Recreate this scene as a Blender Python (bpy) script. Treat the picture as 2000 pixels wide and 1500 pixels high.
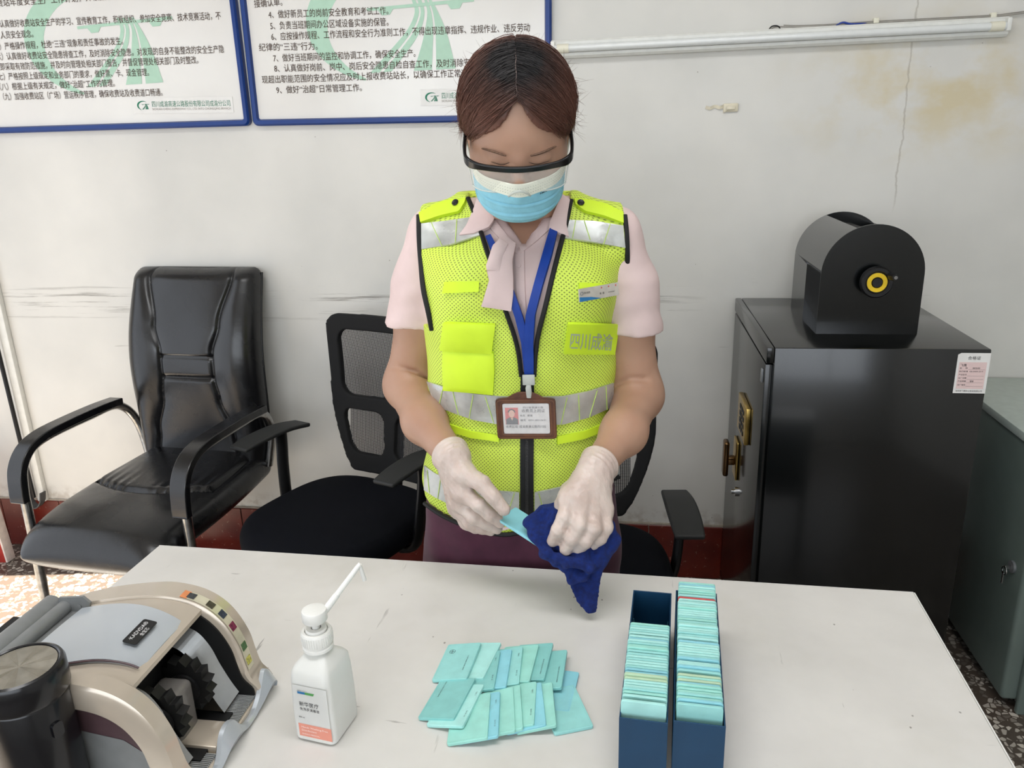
import bpy, bmesh, math, random
import numpy as np
from mathutils import Vector, Matrix, Euler
from mathutils.bvhtree import BVHTree
random.seed(7); np.random.seed(7)
PI = math.pi
SC = bpy.context.scene
COL = SC.collection
for o in list(bpy.data.objects): bpy.data.objects.remove(o)

# ------------------------------------------------------------------ camera
FPX = 1530.0
def nrm(v):
    v = np.array(v, float); return v/np.linalg.norm(v)
_dn = nrm((150, 4850, FPX))                      # world down seen in the image frame (x right, y down, z ahead)
_Y = np.array((230, -490, FPX), float); _Y = nrm(_Y-_dn*_Y.dot(_dn))
_U = -_dn
_X = np.cross(_Y, _U); _X = _X if _X[0] > 0 else -_X
CAM = np.array((0, 0, 1.5))
def ray(px, py):
    v = np.array((px-1000, py-750, FPX), float); return np.array((v@_X, v@_Y, v@_U))
def PZ(px, py, z): r = ray(px, py); return Vector(CAM+r*(z-CAM[2])/r[2])
def PY(px, py, y): r = ray(px, py); return Vector(CAM+r*y/r[1])
def PXX(px, py, x): r = ray(px, py); return Vector(CAM+r*x/r[0])
cam_d = bpy.data.cameras.new('camera'); cam = bpy.data.objects.new('camera', cam_d); COL.objects.link(cam)
cam_d.sensor_fit = 'HORIZONTAL'; cam_d.sensor_width = 36; cam_d.lens = 36*FPX/2000
cam_d.clip_start = .02; cam_d.clip_end = 60
rgt = Vector((_X[0], _Y[0], _U[0])); up = -Vector((_X[1], _Y[1], _U[1])); bk = -Vector((_X[2], _Y[2], _U[2]))
M = Matrix((rgt, up, bk)).transposed().to_4x4(); M.translation = Vector(CAM); cam.matrix_world = M
SC.camera = cam
# ------------------------------------------------------------------ light
SC.view_settings.view_transform = 'Standard'; SC.view_settings.look = 'None'
SC.view_settings.gamma = 1; SC.view_settings.use_curve_mapping = False
SC.view_settings.exposure = 0.0
W = bpy.data.worlds.new('world'); SC.world = W; W.use_nodes = True
W.node_tree.nodes['Background'].inputs[0].default_value = (.80, .88, 1, 1)
W.node_tree.nodes['Background'].inputs[1].default_value = 1.2
def area(name, loc, aim, sx, sy, power, col=(1, 1, 1)):
    d = bpy.data.lights.new(name, 'AREA'); d.shape = 'RECTANGLE'; d.size = sx; d.size_y = sy; d.energy = power; d.color = col
    o = bpy.data.objects.new(name, d); COL.objects.link(o); o.location = loc
    o.rotation_euler = (Vector(aim)-Vector(loc)).to_track_quat('-Z', 'Y').to_euler(); return o
sd = bpy.data.lights.new('sun', 'SUN'); sd.energy = 42; sd.angle = math.radians(.6); sd.color = (1, .93, .82)
so = bpy.data.objects.new('sun', sd); COL.objects.link(so)
so.rotation_euler = Vector((.90, .12, -1.6)).to_track_quat('-Z', 'Y').to_euler(); so.location = (-4, 1, 4)
# daylight entering by the left doorway; front window and ceiling fills are added
area('front_window_fill', (-.4, -2.42, 1.75), (.3, 2, 1.0), 4.2, 1.5, 58, (.90, .95, 1))  # fill through the unseen window, widened to brighten the right side
area('left_window_daylight', (-2.7, .5, 1.3), (0, .9, 1.1), 3.0, 2.0, 12, (1, .98, .96))
area('ceiling_fill_light', (-.2, .6, 2.95), (-.2, .6, 0), 2.2, .5, 30, (.97, .98, 1))  # added fill from above, no ceiling fixture behind it

# ------------------------------------------------------------------ materials
def srgb(r, g=None, b=None):
    if g is None: r, g, b = r
    f = lambda c: ((c/255)/12.92 if c/255 <= .04045 else ((c/255+.055)/1.055)**2.4)
    return (f(r), f(g), f(b), 1)
class NT:
    def __init__(s, name):
        s.m = bpy.data.materials.new(name); s.m.use_nodes = True; s.t = s.m.node_tree; s.n = s.t.nodes
        s.b = s.n['Principled BSDF']; s.tc = s.n.new('ShaderNodeTexCoord')
    def link(s, a, b): s.t.links.new(a, b)
    def put(s, sock, v):
        if isinstance(v, bpy.types.NodeSocket): s.link(v, sock)
        else: sock.default_value = v
    def mapping(s, scale=(1, 1, 1), loc=(0, 0, 0), rot=(0, 0, 0), src='Object'):
        n = s.n.new('ShaderNodeMapping'); s.link(s.tc.outputs[src] if isinstance(src, str) else src, n.inputs[0])
        n.inputs['Scale'].default_value = scale; n.inputs['Location'].default_value = loc; n.inputs['Rotation'].default_value = rot
        return n.outputs[0]
    def noise(s, vec, scale, detail=3, rough=.5, out='Fac'):
        n = s.n.new('ShaderNodeTexNoise'); s.link(vec, n.inputs['Vector']); n.inputs['Scale'].default_value = scale
        n.inputs['Detail'].default_value = detail; n.inputs['Roughness'].default_value = rough
        return n.outputs[0 if out == 'Fac' else 1]
    def voro(s, vec, scale, feature='F1', out=0, rnd=1):
        n = s.n.new('ShaderNodeTexVoronoi'); n.feature = feature; s.link(vec, n.inputs['Vector']); n.inputs['Scale'].default_value = scale
        n.inputs['Randomness'].default_value = rnd
        return n.outputs[out]
    def math(s, op, a, b=0., c=None, clamp=False):
        n = s.n.new('ShaderNodeMath'); n.operation = op; n.use_clamp = clamp; s.put(n.inputs[0], a); s.put(n.inputs[1], b)
        if c is not None: s.put(n.inputs[2], c)
        return n.outputs[0]
    def ramp(s, fac, a, b, lo=0., hi=1.):
        n = s.n.new('ShaderNodeMapRange'); n.inputs[1].default_value = a; n.inputs[2].default_value = b
        n.inputs[3].default_value = lo; n.inputs[4].default_value = hi; n.clamp = True; s.put(n.inputs[0], fac); return n.outputs[0]
    def mix(s, fac, a, b, mode='MIX'):
        n = s.n.new('ShaderNodeMix'); n.data_type = 'RGBA'; n.blend_type = mode
        s.put(n.inputs[0], fac); s.put(n.inputs[6], a); s.put(n.inputs[7], b); return n.outputs[2]
    def sep(s, vec):
        n = s.n.new('ShaderNodeSeparateXYZ'); s.link(vec, n.inputs[0]); return n.outputs
    def bump(s, h, strength=.3, dist=.002):
        n = s.n.new('ShaderNodeBump'); n.inputs['Strength'].default_value = strength; n.inputs['Distance'].default_value = dist
        s.put(n.inputs['Height'], h); s.link(n.outputs[0], s.b.inputs['Normal'])
    def col(s, v): s.put(s.b.inputs['Base Color'], v)
    def rough(s, v): s.put(s.b.inputs['Roughness'], v)
def mat(name, c, rough=.5, metal=0., var=.08, nscale=40, bump=0., bscale=300, spec=.5, coat=0., sheen=0., trans=0., ior=1.45, alpha=1., sss=0., stretch=(1, 1, 1)):
    k = NT(name); c = srgb(c); v = k.mapping(stretch)
    if var:
        f = k.noise(v, nscale, 4); d = tuple(max(0, x*(1-var*2)) for x in c[:3])+(1,); l = tuple(min(1, x*(1+var)) for x in c[:3])+(1,)
        k.col(k.mix(k.ramp(f, .3, .7), d, l))
    else: k.col(c)
    k.b.inputs['Roughness'].default_value = rough; k.b.inputs['Metallic'].default_value = metal
    k.b.inputs['Specular IOR Level'].default_value = spec; k.b.inputs['Coat Weight'].default_value = coat; k.b.inputs['Coat Roughness'].default_value = .1
    k.b.inputs['Sheen Weight'].default_value = sheen; k.b.inputs['Transmission Weight'].default_value = trans; k.b.inputs['IOR'].default_value = ior
    k.b.inputs['Alpha'].default_value = alpha
    if sss: k.b.inputs['Subsurface Weight'].default_value = sss; k.b.inputs['Subsurface Radius'].default_value = (.012, .005, .003); k.b.inputs['Subsurface Scale'].default_value = .5
    if bump: k.bump(k.noise(k.mapping(stretch), bscale, 3), bump)
    return k.m
# ------------------------------------------------------------------ objects
def tag(o, label=None, cat=None, group=None, kind=None):
    if label: o['label'] = label
    if cat: o['category'] = cat
    if group: o['group'] = group
    if kind: o['kind'] = kind
    return o
def link_mesh(name, me, m=None, parent=None, smooth=False, loc=None):
    if m is not None and len(me.materials) == 0: me.materials.append(m)
    if smooth: me.polygons.foreach_set('use_smooth', [True]*len(me.polygons))
    o = bpy.data.objects.new(name, me); COL.objects.link(o)
    if parent is not None: o.parent = parent
    if loc is not None: o.location = loc
    return o
def thing(name, label, cat, loc=(0, 0, 0), rz=0, group=None):
    o = bpy.data.objects.new(name, None); COL.objects.link(o); o.location = loc; o.rotation_euler = (0, 0, rz); o.empty_display_size = .05
    return tag(o, label, cat, group)
class MB:
    """collects shapes into one mesh"""
    def __init__(s): s.v = []; s.f = []; s.mi = []; s.cur = 0
    def add(s, vs, fs, T=None):
        n = len(s.v)
        for p in vs:
            p = Vector(p); s.v.append(tuple(T @ p) if T is not None else tuple(p))
        for f in fs: s.f.append(tuple(i+n for i in f)); s.mi.append(s.cur)
        return s
    def bm(s, b, T=None):
        b.verts.ensure_lookup_table(); b.verts.index_update()
        s.add([v.co.copy() for v in b.verts], [[v.index for v in f.verts] for f in b.faces], T); b.free(); return s
    def box(s, lo, hi, bev=0., seg=2, T=None):
        b = bmesh.new(); bmesh.ops.create_cube(b, size=1)
        lo = Vector(lo); hi = Vector(hi)
        for v in b.verts: v.co = Vector(((lo[i]+hi[i])/2+v.co[i]*(hi[i]-lo[i]) for i in range(3)))
        if bev: bmesh.ops.bevel(b, geom=b.edges[:], offset=bev, segments=seg, affect='EDGES', profile=.5)
        return s.bm(b, T)
    def prism(s, pts, h0, h1, T=None, bev=0, seg=2):
        """polygon in local xy raised from z=h0 to h1"""
        b = bmesh.new(); vs = [b.verts.new((p[0], p[1], h0)) for p in pts]; f = b.faces.new(vs)
        r = bmesh.ops.extrude_face_region(b, geom=[f]); 
        for e in r['geom']:
            if isinstance(e, bmesh.types.BMVert): e.co.z = h1
        bmesh.ops.recalc_face_normals(b, faces=b.faces[:])
        if bev:
            ed = [e for e in b.edges if abs(e.verts[0].co.z-e.verts[1].co.z) < 1e-7]
            bmesh.ops.bevel(b, geom=ed, offset=bev, segments=seg, affect='EDGES', profile=.5)
        return s.bm(b, T)
    def tube(s, pts, r, n=12, T=None, closed=False, cap=True, flat=1., upv=None):
        pts = [Vector(p) for p in pts]; N = len(pts); R = r if isinstance(r, (list, tuple)) else [r]*N
        vs = []; fs = []; prev = None
        for i, p in enumerate(pts):
            if closed: t = (pts[(i+1) % N]-pts[i-1])
            else: t = pts[min(i+1, N-1)]-pts[max(i-1, 0)]
            t.normalize()
            if prev is None:
                u = Vector(upv) if upv is not None else (Vector((0, 0, 1)) if abs(t.z) < .9 else Vector((1, 0, 0)))
            else: u = prev if upv is None else Vector(upv)
            a = (u-t*u.dot(t)).normalized(); prev = a; b = t.cross(a)
            for k in range(n):
                w = 2*PI*k/n; vs.append(p+a*(math.cos(w)*R[i]*flat)+b*(math.sin(w)*R[i]))
        M_ = N if closed else N-1
        for i in range(M_):
            for k in range(n):
                j = (i+1) % N; fs.append((i*n+k, i*n+(k+1) % n, j*n+(k+1) % n, j*n+k))
        if cap and not closed: fs.append(tuple(range(n))[::-1]); fs.append(tuple((N-1)*n+k for k in range(n)))
        return s.add(vs, fs, T)
    def ribbon(s, pts, wdir, w, t, T=None, n_up=None):
        """rectangular section strip along pts; wdir per point or one; normal thickness t"""
        pts = [Vector(p) for p in pts]; N = len(pts); vs = []; fs = []
        for i, p in enumerate(pts):
            tg = (pts[min(i+1, N-1)]-pts[max(i-1, 0)]).normalized(); wd = Vector(wdir[i] if isinstance(wdir, list) else wdir)
            wd = (wd-tg*wd.dot(tg)).normalized(); nn = tg.cross(wd); ww = w[i] if isinstance(w, list) else w
            for a, b in ((-1, -1), (1, -1), (1, 1), (-1, 1)): vs.append(p+wd*(a*ww/2)+nn*(b*t/2))
        for i in range(N-1):
            for k in range(4): fs.append((i*4+k, i*4+(k+1) % 4, i*4+4+(k+1) % 4, i*4+4+k))
        fs += [(0, 1, 2, 3)[::-1], tuple((N-1)*4+k for k in range(4))]
        return s.add(vs, fs, T)
    def lathe(s, prof, n=32, T=None, ang=2*PI):
        vs = []; fs = []; N = len(prof)
        for k in range(n):
            w = ang*k/n
            for r, z in prof: vs.append((r*math.cos(w), r*math.sin(w), z))
        for k in range(n):
            for i in range(N-1): fs.append((k*N+i, ((k+1) % n)*N+i, ((k+1) % n)*N+i+1, k*N+i+1))
        if prof[0][0] > 1e-6: fs.append(tuple(k*N for k in range(n))[::-1])
        if prof[-1][0] > 1e-6: fs.append(tuple(k*N+N-1 for k in range(n)))
        return s.add(vs, fs, T)
    def grid(s, P, closed_u=False, closed_v=False):
        """P[i][j] points"""
        nu = len(P); nv = len(P[0]); n0 = [p for r in P for p in r]; fs = []
        for i in range(nu if closed_u else nu-1):
            for j in range(nv if closed_v else nv-1):
                a = (i+1) % nu; b = (j+1) % nv; fs.append((i*nv+j, a*nv+j, a*nv+b, i*nv+b))
        return s.add(n0, fs)
    def build(s, name, m, parent=None, smooth=True, ang=35, kind=None, label=None):
        me = bpy.data.meshes.new(name); me.from_pydata(s.v, [], s.f)
        ms = m if isinstance(m, (list, tuple)) else [m]
        for x in ms: me.materials.append(x)
        if len(ms) > 1: me.polygons.foreach_set('material_index', s.mi)
        me.validate(); b = bmesh.new(); b.from_mesh(me); bmesh.ops.remove_doubles(b, verts=b.verts[:], dist=1e-6)
        bmesh.ops.recalc_face_normals(b, faces=b.faces[:])
        for f in b.faces: f.smooth = smooth
        if smooth:
            for e in b.edges:
                if len(e.link_faces) == 2 and e.calc_face_angle(0) > math.radians(ang): e.smooth = False
        b.to_mesh(me); b.free()
        o = link_mesh(name, me, None, parent)
        if kind: o['kind'] = kind
        if label: o['label'] = label
        return o
def TR(loc=(0, 0, 0), rot=(0, 0, 0), sc=(1, 1, 1)):
    return Matrix.LocRotScale(Vector(loc), Euler(rot), Vector(sc))
def frame(o, x, y):
    """matrix with local x along x, local y near y, z = x cross y, at o"""
    x = Vector(x).normalized(); z = x.cross(Vector(y)).normalized(); y = z.cross(x)
    m = Matrix((x, y, z)).transposed().to_4x4(); m.translation = Vector(o); return m
def local(o, parent):
    """keep world placement under a parent empty that is moved/rotated"""
    o.matrix_parent_inverse = parent_world(parent).inverted(); return o
def parent_world(p):
    m = Matrix.LocRotScale(p.location, p.rotation_euler, p.scale)
    return m if p.parent is None else parent_world(p.parent) @ p.matrix_parent_inverse @ m
def copy_tree(o, parent=None):
    c = o.copy(); COL.objects.link(c)
    if parent is not None: c.parent = parent; c.matrix_parent_inverse = o.matrix_parent_inverse.copy()
    for ch in [k for k in bpy.data.objects if k.parent == o]: copy_tree(ch, c)
    return c
def catmull(P, n=8, closed=False):
    P = [Vector(p) for p in P]; N = len(P); out = []
    for i in range(N if closed else N-1):
        if closed: a, b, c, d = P[i-1], P[i], P[(i+1) % N], P[(i+2) % N]
        else: a, b, c, d = P[max(i-1, 0)], P[i], P[i+1], P[min(i+2, N-1)]
        for k in range(n):
            t = k/n; out.append(.5*((2*b)+(c-a)*t+(2*a-5*b+4*c-d)*t*t+(3*b-a-3*c+d)*t**3))
    if not closed: out.append(P[-1])
    return out
def rrect(x0, y0, x1, y1, r, n=5):
    out = []
    for cx, cy, a in ((x1-r, y0+r, -PI/2), (x1-r, y1-r, 0), (x0+r, y1-r, PI/2), (x0+r, y0+r, PI)):
        for k in range(n+1): w = a+PI/2*k/n; out.append((cx+r*math.cos(w), cy+r*math.sin(w)))
    return out
# ------------------------------------------------------------------ signed distance modelling
def cap(a, b, ra, rb=None):
    rb = ra if rb is None else rb; a = np.array(a, float); b = np.array(b, float); d = b-a; L = max(d@d, 1e-12)
    def f(X, Y, Z):
        t = np.clip(((X-a[0])*d[0]+(Y-a[1])*d[1]+(Z-a[2])*d[2])/L, 0, 1)
        return np.sqrt((X-a[0]-t*d[0])**2+(Y-a[1]-t*d[1])**2+(Z-a[2]-t*d[2])**2)-(ra+(rb-ra)*t)
    return f
def chain(pts, rs, k=0.):
    fs = [cap(pts[i], pts[i+1], rs[i], rs[i+1]) for i in range(len(pts)-1)]
    return un(fs, k) if k else lambda X, Y, Z: np.minimum.reduce([f(X, Y, Z) for f in fs])
def ell(c, r, R=None):
    """ellipsoid; R = 3x3 rows local axes in world"""
    c = np.array(c, float); r = np.array(r, float); R = np.eye(3) if R is None else np.array(R, float)
    def f(X, Y, Z):
        x, y, z = X-c[0], Y-c[1], Z-c[2]
        u = (x*R[0][0]+y*R[0][1]+z*R[0][2])/r[0]; v = (x*R[1][0]+y*R[1][1]+z*R[1][2])/r[1]; w = (x*R[2][0]+y*R[2][1]+z*R[2][2])/r[2]
        k = np.sqrt(u*u+v*v+w*w); g = np.sqrt((u/r[0])**2+(v/r[1])**2+(w/r[2])**2)+1e-9
        return k*(k-1)/g
    return f
def rbox(c, h, r, R=None):
    c = np.array(c, float); R = np.eye(3) if R is None else np.array(R, float)
    def f(X, Y, Z):
        x, y, z = X-c[0], Y-c[1], Z-c[2]
        q = [np.abs(x*R[i][0]+y*R[i][1]+z*R[i][2])-h[i]+r for i in range(3)]
        return np.sqrt(sum(np.maximum(a, 0)**2 for a in q))+np.minimum(np.maximum.reduce(q), 0)-r
    return f
def smin(a, b, k):
    h = np.maximum(k-np.abs(a-b), 0)/k; return np.minimum(a, b)-h*h*k/4
def un(fs, k=.02):
    def f(X, Y, Z):
        d = fs[0](X, Y, Z)
        for g in fs[1:]: d = smin(d, g(X, Y, Z), k)
        return d
    return f
def iso(f, lo, hi, h):
    """surface nets: returns vertices (N,3), quads (M,4)"""
    ax = [np.arange(lo[i], hi[i]+h, h) for i in range(3)]
    X, Y, Z = np.meshgrid(*ax, indexing='ij'); V = f(X, Y, Z).astype(np.float64)
    V[0] = np.maximum(V[0], 1e-4); V[-1] = np.maximum(V[-1], 1e-4); V[:, 0] = np.maximum(V[:, 0], 1e-4); V[:, -1] = np.maximum(V[:, -1], 1e-4)
    V[:, :, 0] = np.maximum(V[:, :, 0], 1e-4); V[:, :, -1] = np.maximum(V[:, :, -1], 1e-4)
    S = V < 0; n = [s-1 for s in V.shape]
    acc = np.zeros(n+[3]); cnt = np.zeros(n)
    sl = lambda o, a: tuple(slice(o[i], o[i]+n[i]) for i in range(3))
    for axis in range(3):
        oth = [i for i in range(3) if i != axis]
        for p in (0, 1):
            for q in (0, 1):
                o0 = [0, 0, 0]; o0[oth[0]] = p; o0[oth[1]] = q; o1 = list(o0); o1[axis] = 1
                a = V[sl(o0, 0)]; b = V[sl(o1, 0)]; c = (a < 0) != (b < 0)
                t = np.where(c, a/np.where(a == b, 1, a-b), 0)
                for k in range(3): acc[..., k] += np.where(c, (t if k == axis else o0[k]), 0)
                cnt += c
    act = cnt > 0; idx = -np.ones(n, int); idx[act] = np.arange(act.sum())
    cell = np.argwhere(act); vs = (acc[act]/cnt[act][:, None]+cell)*h+np.array(lo)
    quads = []
    for axis in range(3):
        o = [i for i in range(3) if i != axis]
        sa = [slice(None)]*3; sb = [slice(None)]*3; sa[axis] = slice(0, -1); sb[axis] = slice(1, None)
        a = S[tuple(sa)]; b = S[tuple(sb)]; c = a != b
        e = np.argwhere(c); e = e[(e[:, o[0]] > 0) & (e[:, o[1]] > 0) & (e[:, o[0]] < n[o[0]]) & (e[:, o[1]] < n[o[1]])]
        if not len(e): continue
        def at(d0, d1):
            k = e.copy(); k[:, o[0]] += d0; k[:, o[1]] += d1; return idx[k[:, 0], k[:, 1], k[:, 2]]
        q = np.stack([at(-1, -1), at(0, -1), at(0, 0), at(-1, 0)], 1)
        flip = a[e[:, 0], e[:, 1], e[:, 2]] ^ (axis == 1)
        q[~flip] = q[~flip][:, ::-1]; quads.append(q)
    return vs, np.concatenate(quads)
def npmesh(name, vs, qs):
    me = bpy.data.meshes.new(name); me.vertices.add(len(vs)); me.vertices.foreach_set('co', vs.ravel())
    me.loops.add(len(qs)*4); me.loops.foreach_set('vertex_index', qs.ravel().astype(np.int32))
    me.polygons.add(len(qs)); me.polygons.foreach_set('loop_start', np.arange(0, len(qs)*4, 4, dtype=np.int32))
    me.polygons.foreach_set('use_smooth', np.ones(len(qs), bool)); me.update(calc_edges=True); me.validate(); return me
def relax(vs, qs, it=1, lam=.5):
    for _ in range(it):
        s = np.zeros_like(vs); c = np.zeros(len(vs))
        for i, j in ((0, 1), (1, 2), (2, 3), (3, 0)):
            np.add.at(s, qs[:, i], vs[qs[:, j]]); np.add.at(s, qs[:, j], vs[qs[:, i]])
            np.add.at(c, qs[:, i], 1); np.add.at(c, qs[:, j], 1)
        vs = vs*(1-lam)+lam*s/np.maximum(c, 1)[:, None]
    return vs
def sdf_obj(name, f, lo, hi, h, m, parent=None, it=1, disp=None, label=None):
    vs, qs = iso(f, lo, hi, h); vs = relax(vs, qs, it) if it else vs
    me = npmesh(name, vs, qs); 
    ms = m if isinstance(m, (list, tuple)) else [m]
    for x in ms: me.materials.append(x)
    o = bpy.data.objects.new(name, me); COL.objects.link(o)
    if parent is not None: o.parent = parent
    if label: o['label'] = label
    return o
# ------------------------------------------------------------------ lettering
def text_mesh(txt, size=1., align='LEFT', bold=0., spacing=1.):
    cu = bpy.data.curves.new('t', 'FONT'); cu.body = txt; cu.size = size; cu.align_x = align; cu.fill_mode = 'FRONT'
    cu.space_character = spacing; cu.offset = bold*size; cu.resolution_u = 2
    o = bpy.data.objects.new('t', cu); COL.objects.link(o)
    dg = bpy.context.evaluated_depsgraph_get(); me = bpy.data.meshes.new_from_object(o.evaluated_get(dg))
    bpy.data.objects.remove(o); bpy.data.curves.remove(cu); return me
def lettering(name, lines, m, parent, T, lift=.0004, label=None, bold=.0):
    """lines: (text, x, y, size[, width]) in the local plane of T; flat printed glyphs just proud of the surface"""
    V = []; Fc = []
    for ln in lines:
        t, x, y, s = ln[:4]; wd = ln[4] if len(ln) > 4 else None
        me = text_mesh(t, s, bold=bold)
        if not len(me.vertices): continue
        co = np.array([v.co[:] for v in me.vertices]); sx = 1.
        if wd: sx = wd/max(1e-6, co[:, 0].max())
        n = len(V); V += [tuple(T @ Vector((x+c[0]*sx, y+c[1], lift))) for c in co]
        Fc += [tuple(i+n for i in p.vertices) for p in me.polygons]; bpy.data.meshes.remove(me)
    me = bpy.data.meshes.new(name); me.from_pydata(V, [], Fc); me.materials.append(m)
    o = bpy.data.objects.new(name, me); COL.objects.link(o); o.parent = parent
    if label: o['label'] = label
    return o
# ================================================================== setting materials
def wall_mat(name, marks=True):
    k = NT(name); v = k.mapping(); x, y, z = k.sep(v)
    base = k.mix(k.ramp(k.noise(v, 2.2, 4), .35, .7), srgb(205, 203, 197), srgb(222, 219, 212))
    if marks:
        # water stains, yellowish, high on the right
        st = k.noise(k.mapping((1, 1, 1.3), (3.1, 0, .4)), 5, 4, .6)
        dx = k.math('SUBTRACT', x, .86); dz = k.math('SUBTRACT', z, 1.60)
        d = k.math('SQRT', k.math('ADD', k.math('MULTIPLY', dx, dx), k.math('MULTIPLY', k.math('MULTIPLY', dz, dz), 4)))
        m = k.math('MULTIPLY', k.ramp(d, .12, .5, 1, 0), k.ramp(st, .42, .62))
        base = k.mix(k.math('MULTIPLY', m, .75), base, srgb(202, 186, 145))
        # vertical crack on the right
        wob = k.math('MULTIPLY', k.math('SUBTRACT', k.noise(k.mapping((1, 1, 1)), 9, 4, .7), .5), .03)
        cx = k.math('ABSOLUTE', k.math('SUBTRACT', k.math('ADD', x, wob), .776))
        c = k.math('MULTIPLY', k.ramp(cx, .0006, .0035, 1, 0), k.ramp(z, 1.25, 1.32))
        base = k.mix(k.math('MULTIPLY', c, .4), base, srgb(128, 116, 98))
        # long grey rub marks left by chair backs
        band = k.math('MULTIPLY', k.ramp(k.math('ABSOLUTE', k.math('SUBTRACT', z, .985)), .02, .075, 1, 0), k.ramp(x, .25, .1))
        sc = k.noise(k.mapping((2.2, 1, 75), (1.3, 0, 0)), 1, 5, .68)
        base = k.mix(k.math('MULTIPLY', k.math('MULTIPLY', band, k.ramp(sc, .54, .64)), .75), base, srgb(120, 114, 106))
        band2 = k.ramp(k.math('ABSOLUTE', k.math('SUBTRACT', z, .83)), .1, .3, 1, 0)
        s2 = k.noise(k.mapping((3, 1, 60), (7, 0, 2)), 1, 4, .6)
        base = k.mix(k.math('MULTIPLY', k.math('MULTIPLY', band2, k.ramp(s2, .69, .74)), .4), base, srgb(130, 124, 114))
        # specks
        sp = k.voro(v, 9); base = k.mix(k.math('MULTIPLY', k.ramp(sp, .012, .022, 1, 0), .6), base, srgb(110, 100, 88))
        # dirt near the tiles
        base = k.mix(k.math('MULTIPLY', k.math('MULTIPLY', k.ramp(z, .2, .27, 1, 0), k.ramp(k.noise(v, 30, 4), .45, .6)), .5), base, srgb(140, 120, 100))
    k.col(base); k.rough(k.ramp(k.noise(v, 6), .3, .7, .34, .5)); k.b.inputs['Specular IOR Level'].default_value = .45
    k.bump(k.noise(v, 14, 4), .12, .01); return k.m
M_WALL = wall_mat('painted_wall'); M_WALL2 = wall_mat('painted_side_wall', False)
def floor_mat():
    k = NT('terrazzo'); v = k.mapping((1, 1, 1))
    chip = k.voro(v, 62, 'DISTANCE_TO_EDGE'); tone = k.voro(v, 62, out=1)
    g = k.sep(tone)[0]
    stone = k.mix(k.ramp(g, .1, .9), srgb(96, 88, 80), srgb(196, 188, 176))
    k.col(k.mix(k.math('MULTIPLY', k.ramp(chip, .05, .14), k.ramp(k.sep(tone)[1], .35, .4)), srgb(78, 68, 60), stone))
    k.rough(.35); return k.m
M_FLOOR = floor_mat()
def tile_mat():
    k = NT('red_skirting_tile'); v = k.mapping(); n = k.noise(v, 12, 4)
    c = k.mix(k.ramp(n, .3, .7), srgb(84, 22, 14), srgb(108, 34, 22))
    c = k.mix(k.math('MULTIPLY', k.ramp(k.noise(v, 70, 4, .7), .64, .7), .6), c, srgb(190, 170, 150))
    k.col(c); k.rough(.28); return k.m
M_TILE = tile_mat(); M_GROUT = mat('grout', (176, 166, 152), .9)
WY = 2.5; XL = -2.75; XR = 2.3; YF = -2.5; ZC = 3.0
def struct(name, mb, m, **kw): o = mb.build(name, m, smooth=False, **kw); o['kind'] = 'structure'; return o
b = MB(); b.box((XL-.2, WY, 0), (XR+.2, WY+.2, ZC)); wall_back = struct('wall_back', b, M_WALL)
b = MB(); b.box((XL-.2, YF-.2, -.1), (XR+.2, WY+.2, 0)); struct('floor', b, M_FLOOR)
b = MB(); b.box((XL-.2, YF-.2, ZC), (XR+.2, WY+.2, ZC+.1)); struct('ceiling', b, M_WALL2)
b = MB(); b.box((XR, YF, 0), (XR+.2, WY, ZC)); struct('wall_right', b, M_WALL2)
# left wall with a big opening (door and window run) that lets the sun reach the floor
b = MB()
b.box((XL-.2, YF, 0), (XL, -1.2, ZC)); b.box((XL-.2, 2.2, 0), (XL, WY, ZC)); b.box((XL-.2, -1.2, 2.35), (XL, 2.2, ZC))
struct('wall_left', b, M_WALL2)
# front wall behind the photographer, with an unseen window widened to let in more fill
b = MB(); b.box((XL, YF-.2, 0), (XR, YF, .9)); b.box((XL, YF-.2, 2.5), (XR, YF, ZC)); b.box((XL, YF-.2, .9), (-2.5, YF, 2.5)); b.box((1.8, YF-.2, .9), (XR, YF, 2.5))
struct('wall_front', b, M_WALL2)
M_FRAME = mat('white_window_frame', (225, 225, 222), .4)
b = MB()
for x in (-2.5, -1.4, -.3, .76, 1.76): b.box((x, YF-.12, .9), (x+.05, YF-.06, 2.5))
b.box((-2.5, YF-.12, .9), (1.8, YF-.06, .95)); b.box((-2.5, YF-.12, 2.45), (1.8, YF-.06, 2.5)); struct('window_1', b, M_FRAME)
# red skirting tiles, each a piece, on a thin grout bed
bd = MB(); bd.box((XL, WY-.006, 0), (XR, WY, .204)); skirt = bd.build('baseboard_back', M_GROUT, smooth=False); skirt['kind'] = 'structure'
TX0 = .086-.3*10; t0 = None; tw = .252
def tile_x():
    xs = [.086+tw*i for i in range(-12, 9)]; return xs
tm = MB(); tm.box((.0015, -.012, 0), (tw-.0015, -.006, .1985), .0015, 1); tme = None
for i, x in enumerate(tile_x()):
    if x < XL or x+tw > XR: continue
    if tme is None:
        o = tm.build('tile', M_TILE, skirt, smooth=False); tme = o.data
    else: o = link_mesh('tile', tme, None, skirt)
    o.location = (x, WY, random.uniform(0, .001))
# left grout bed continuing round the corner
bd = MB(); bd.box((XL, 2.2, 0), (XL+.006, WY-.012, .204)); s2 = bd.build('baseboard_left', M_GROUT, smooth=False); s2['kind'] = 'structure'
for i in range(1):
    m2 = MB(); m2.box((XL+.006, 2.2015, 0), (XL+.012, 2.48, .1985), .0015, 1); m2.build('tile', M_TILE, s2, smooth=False)

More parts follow.
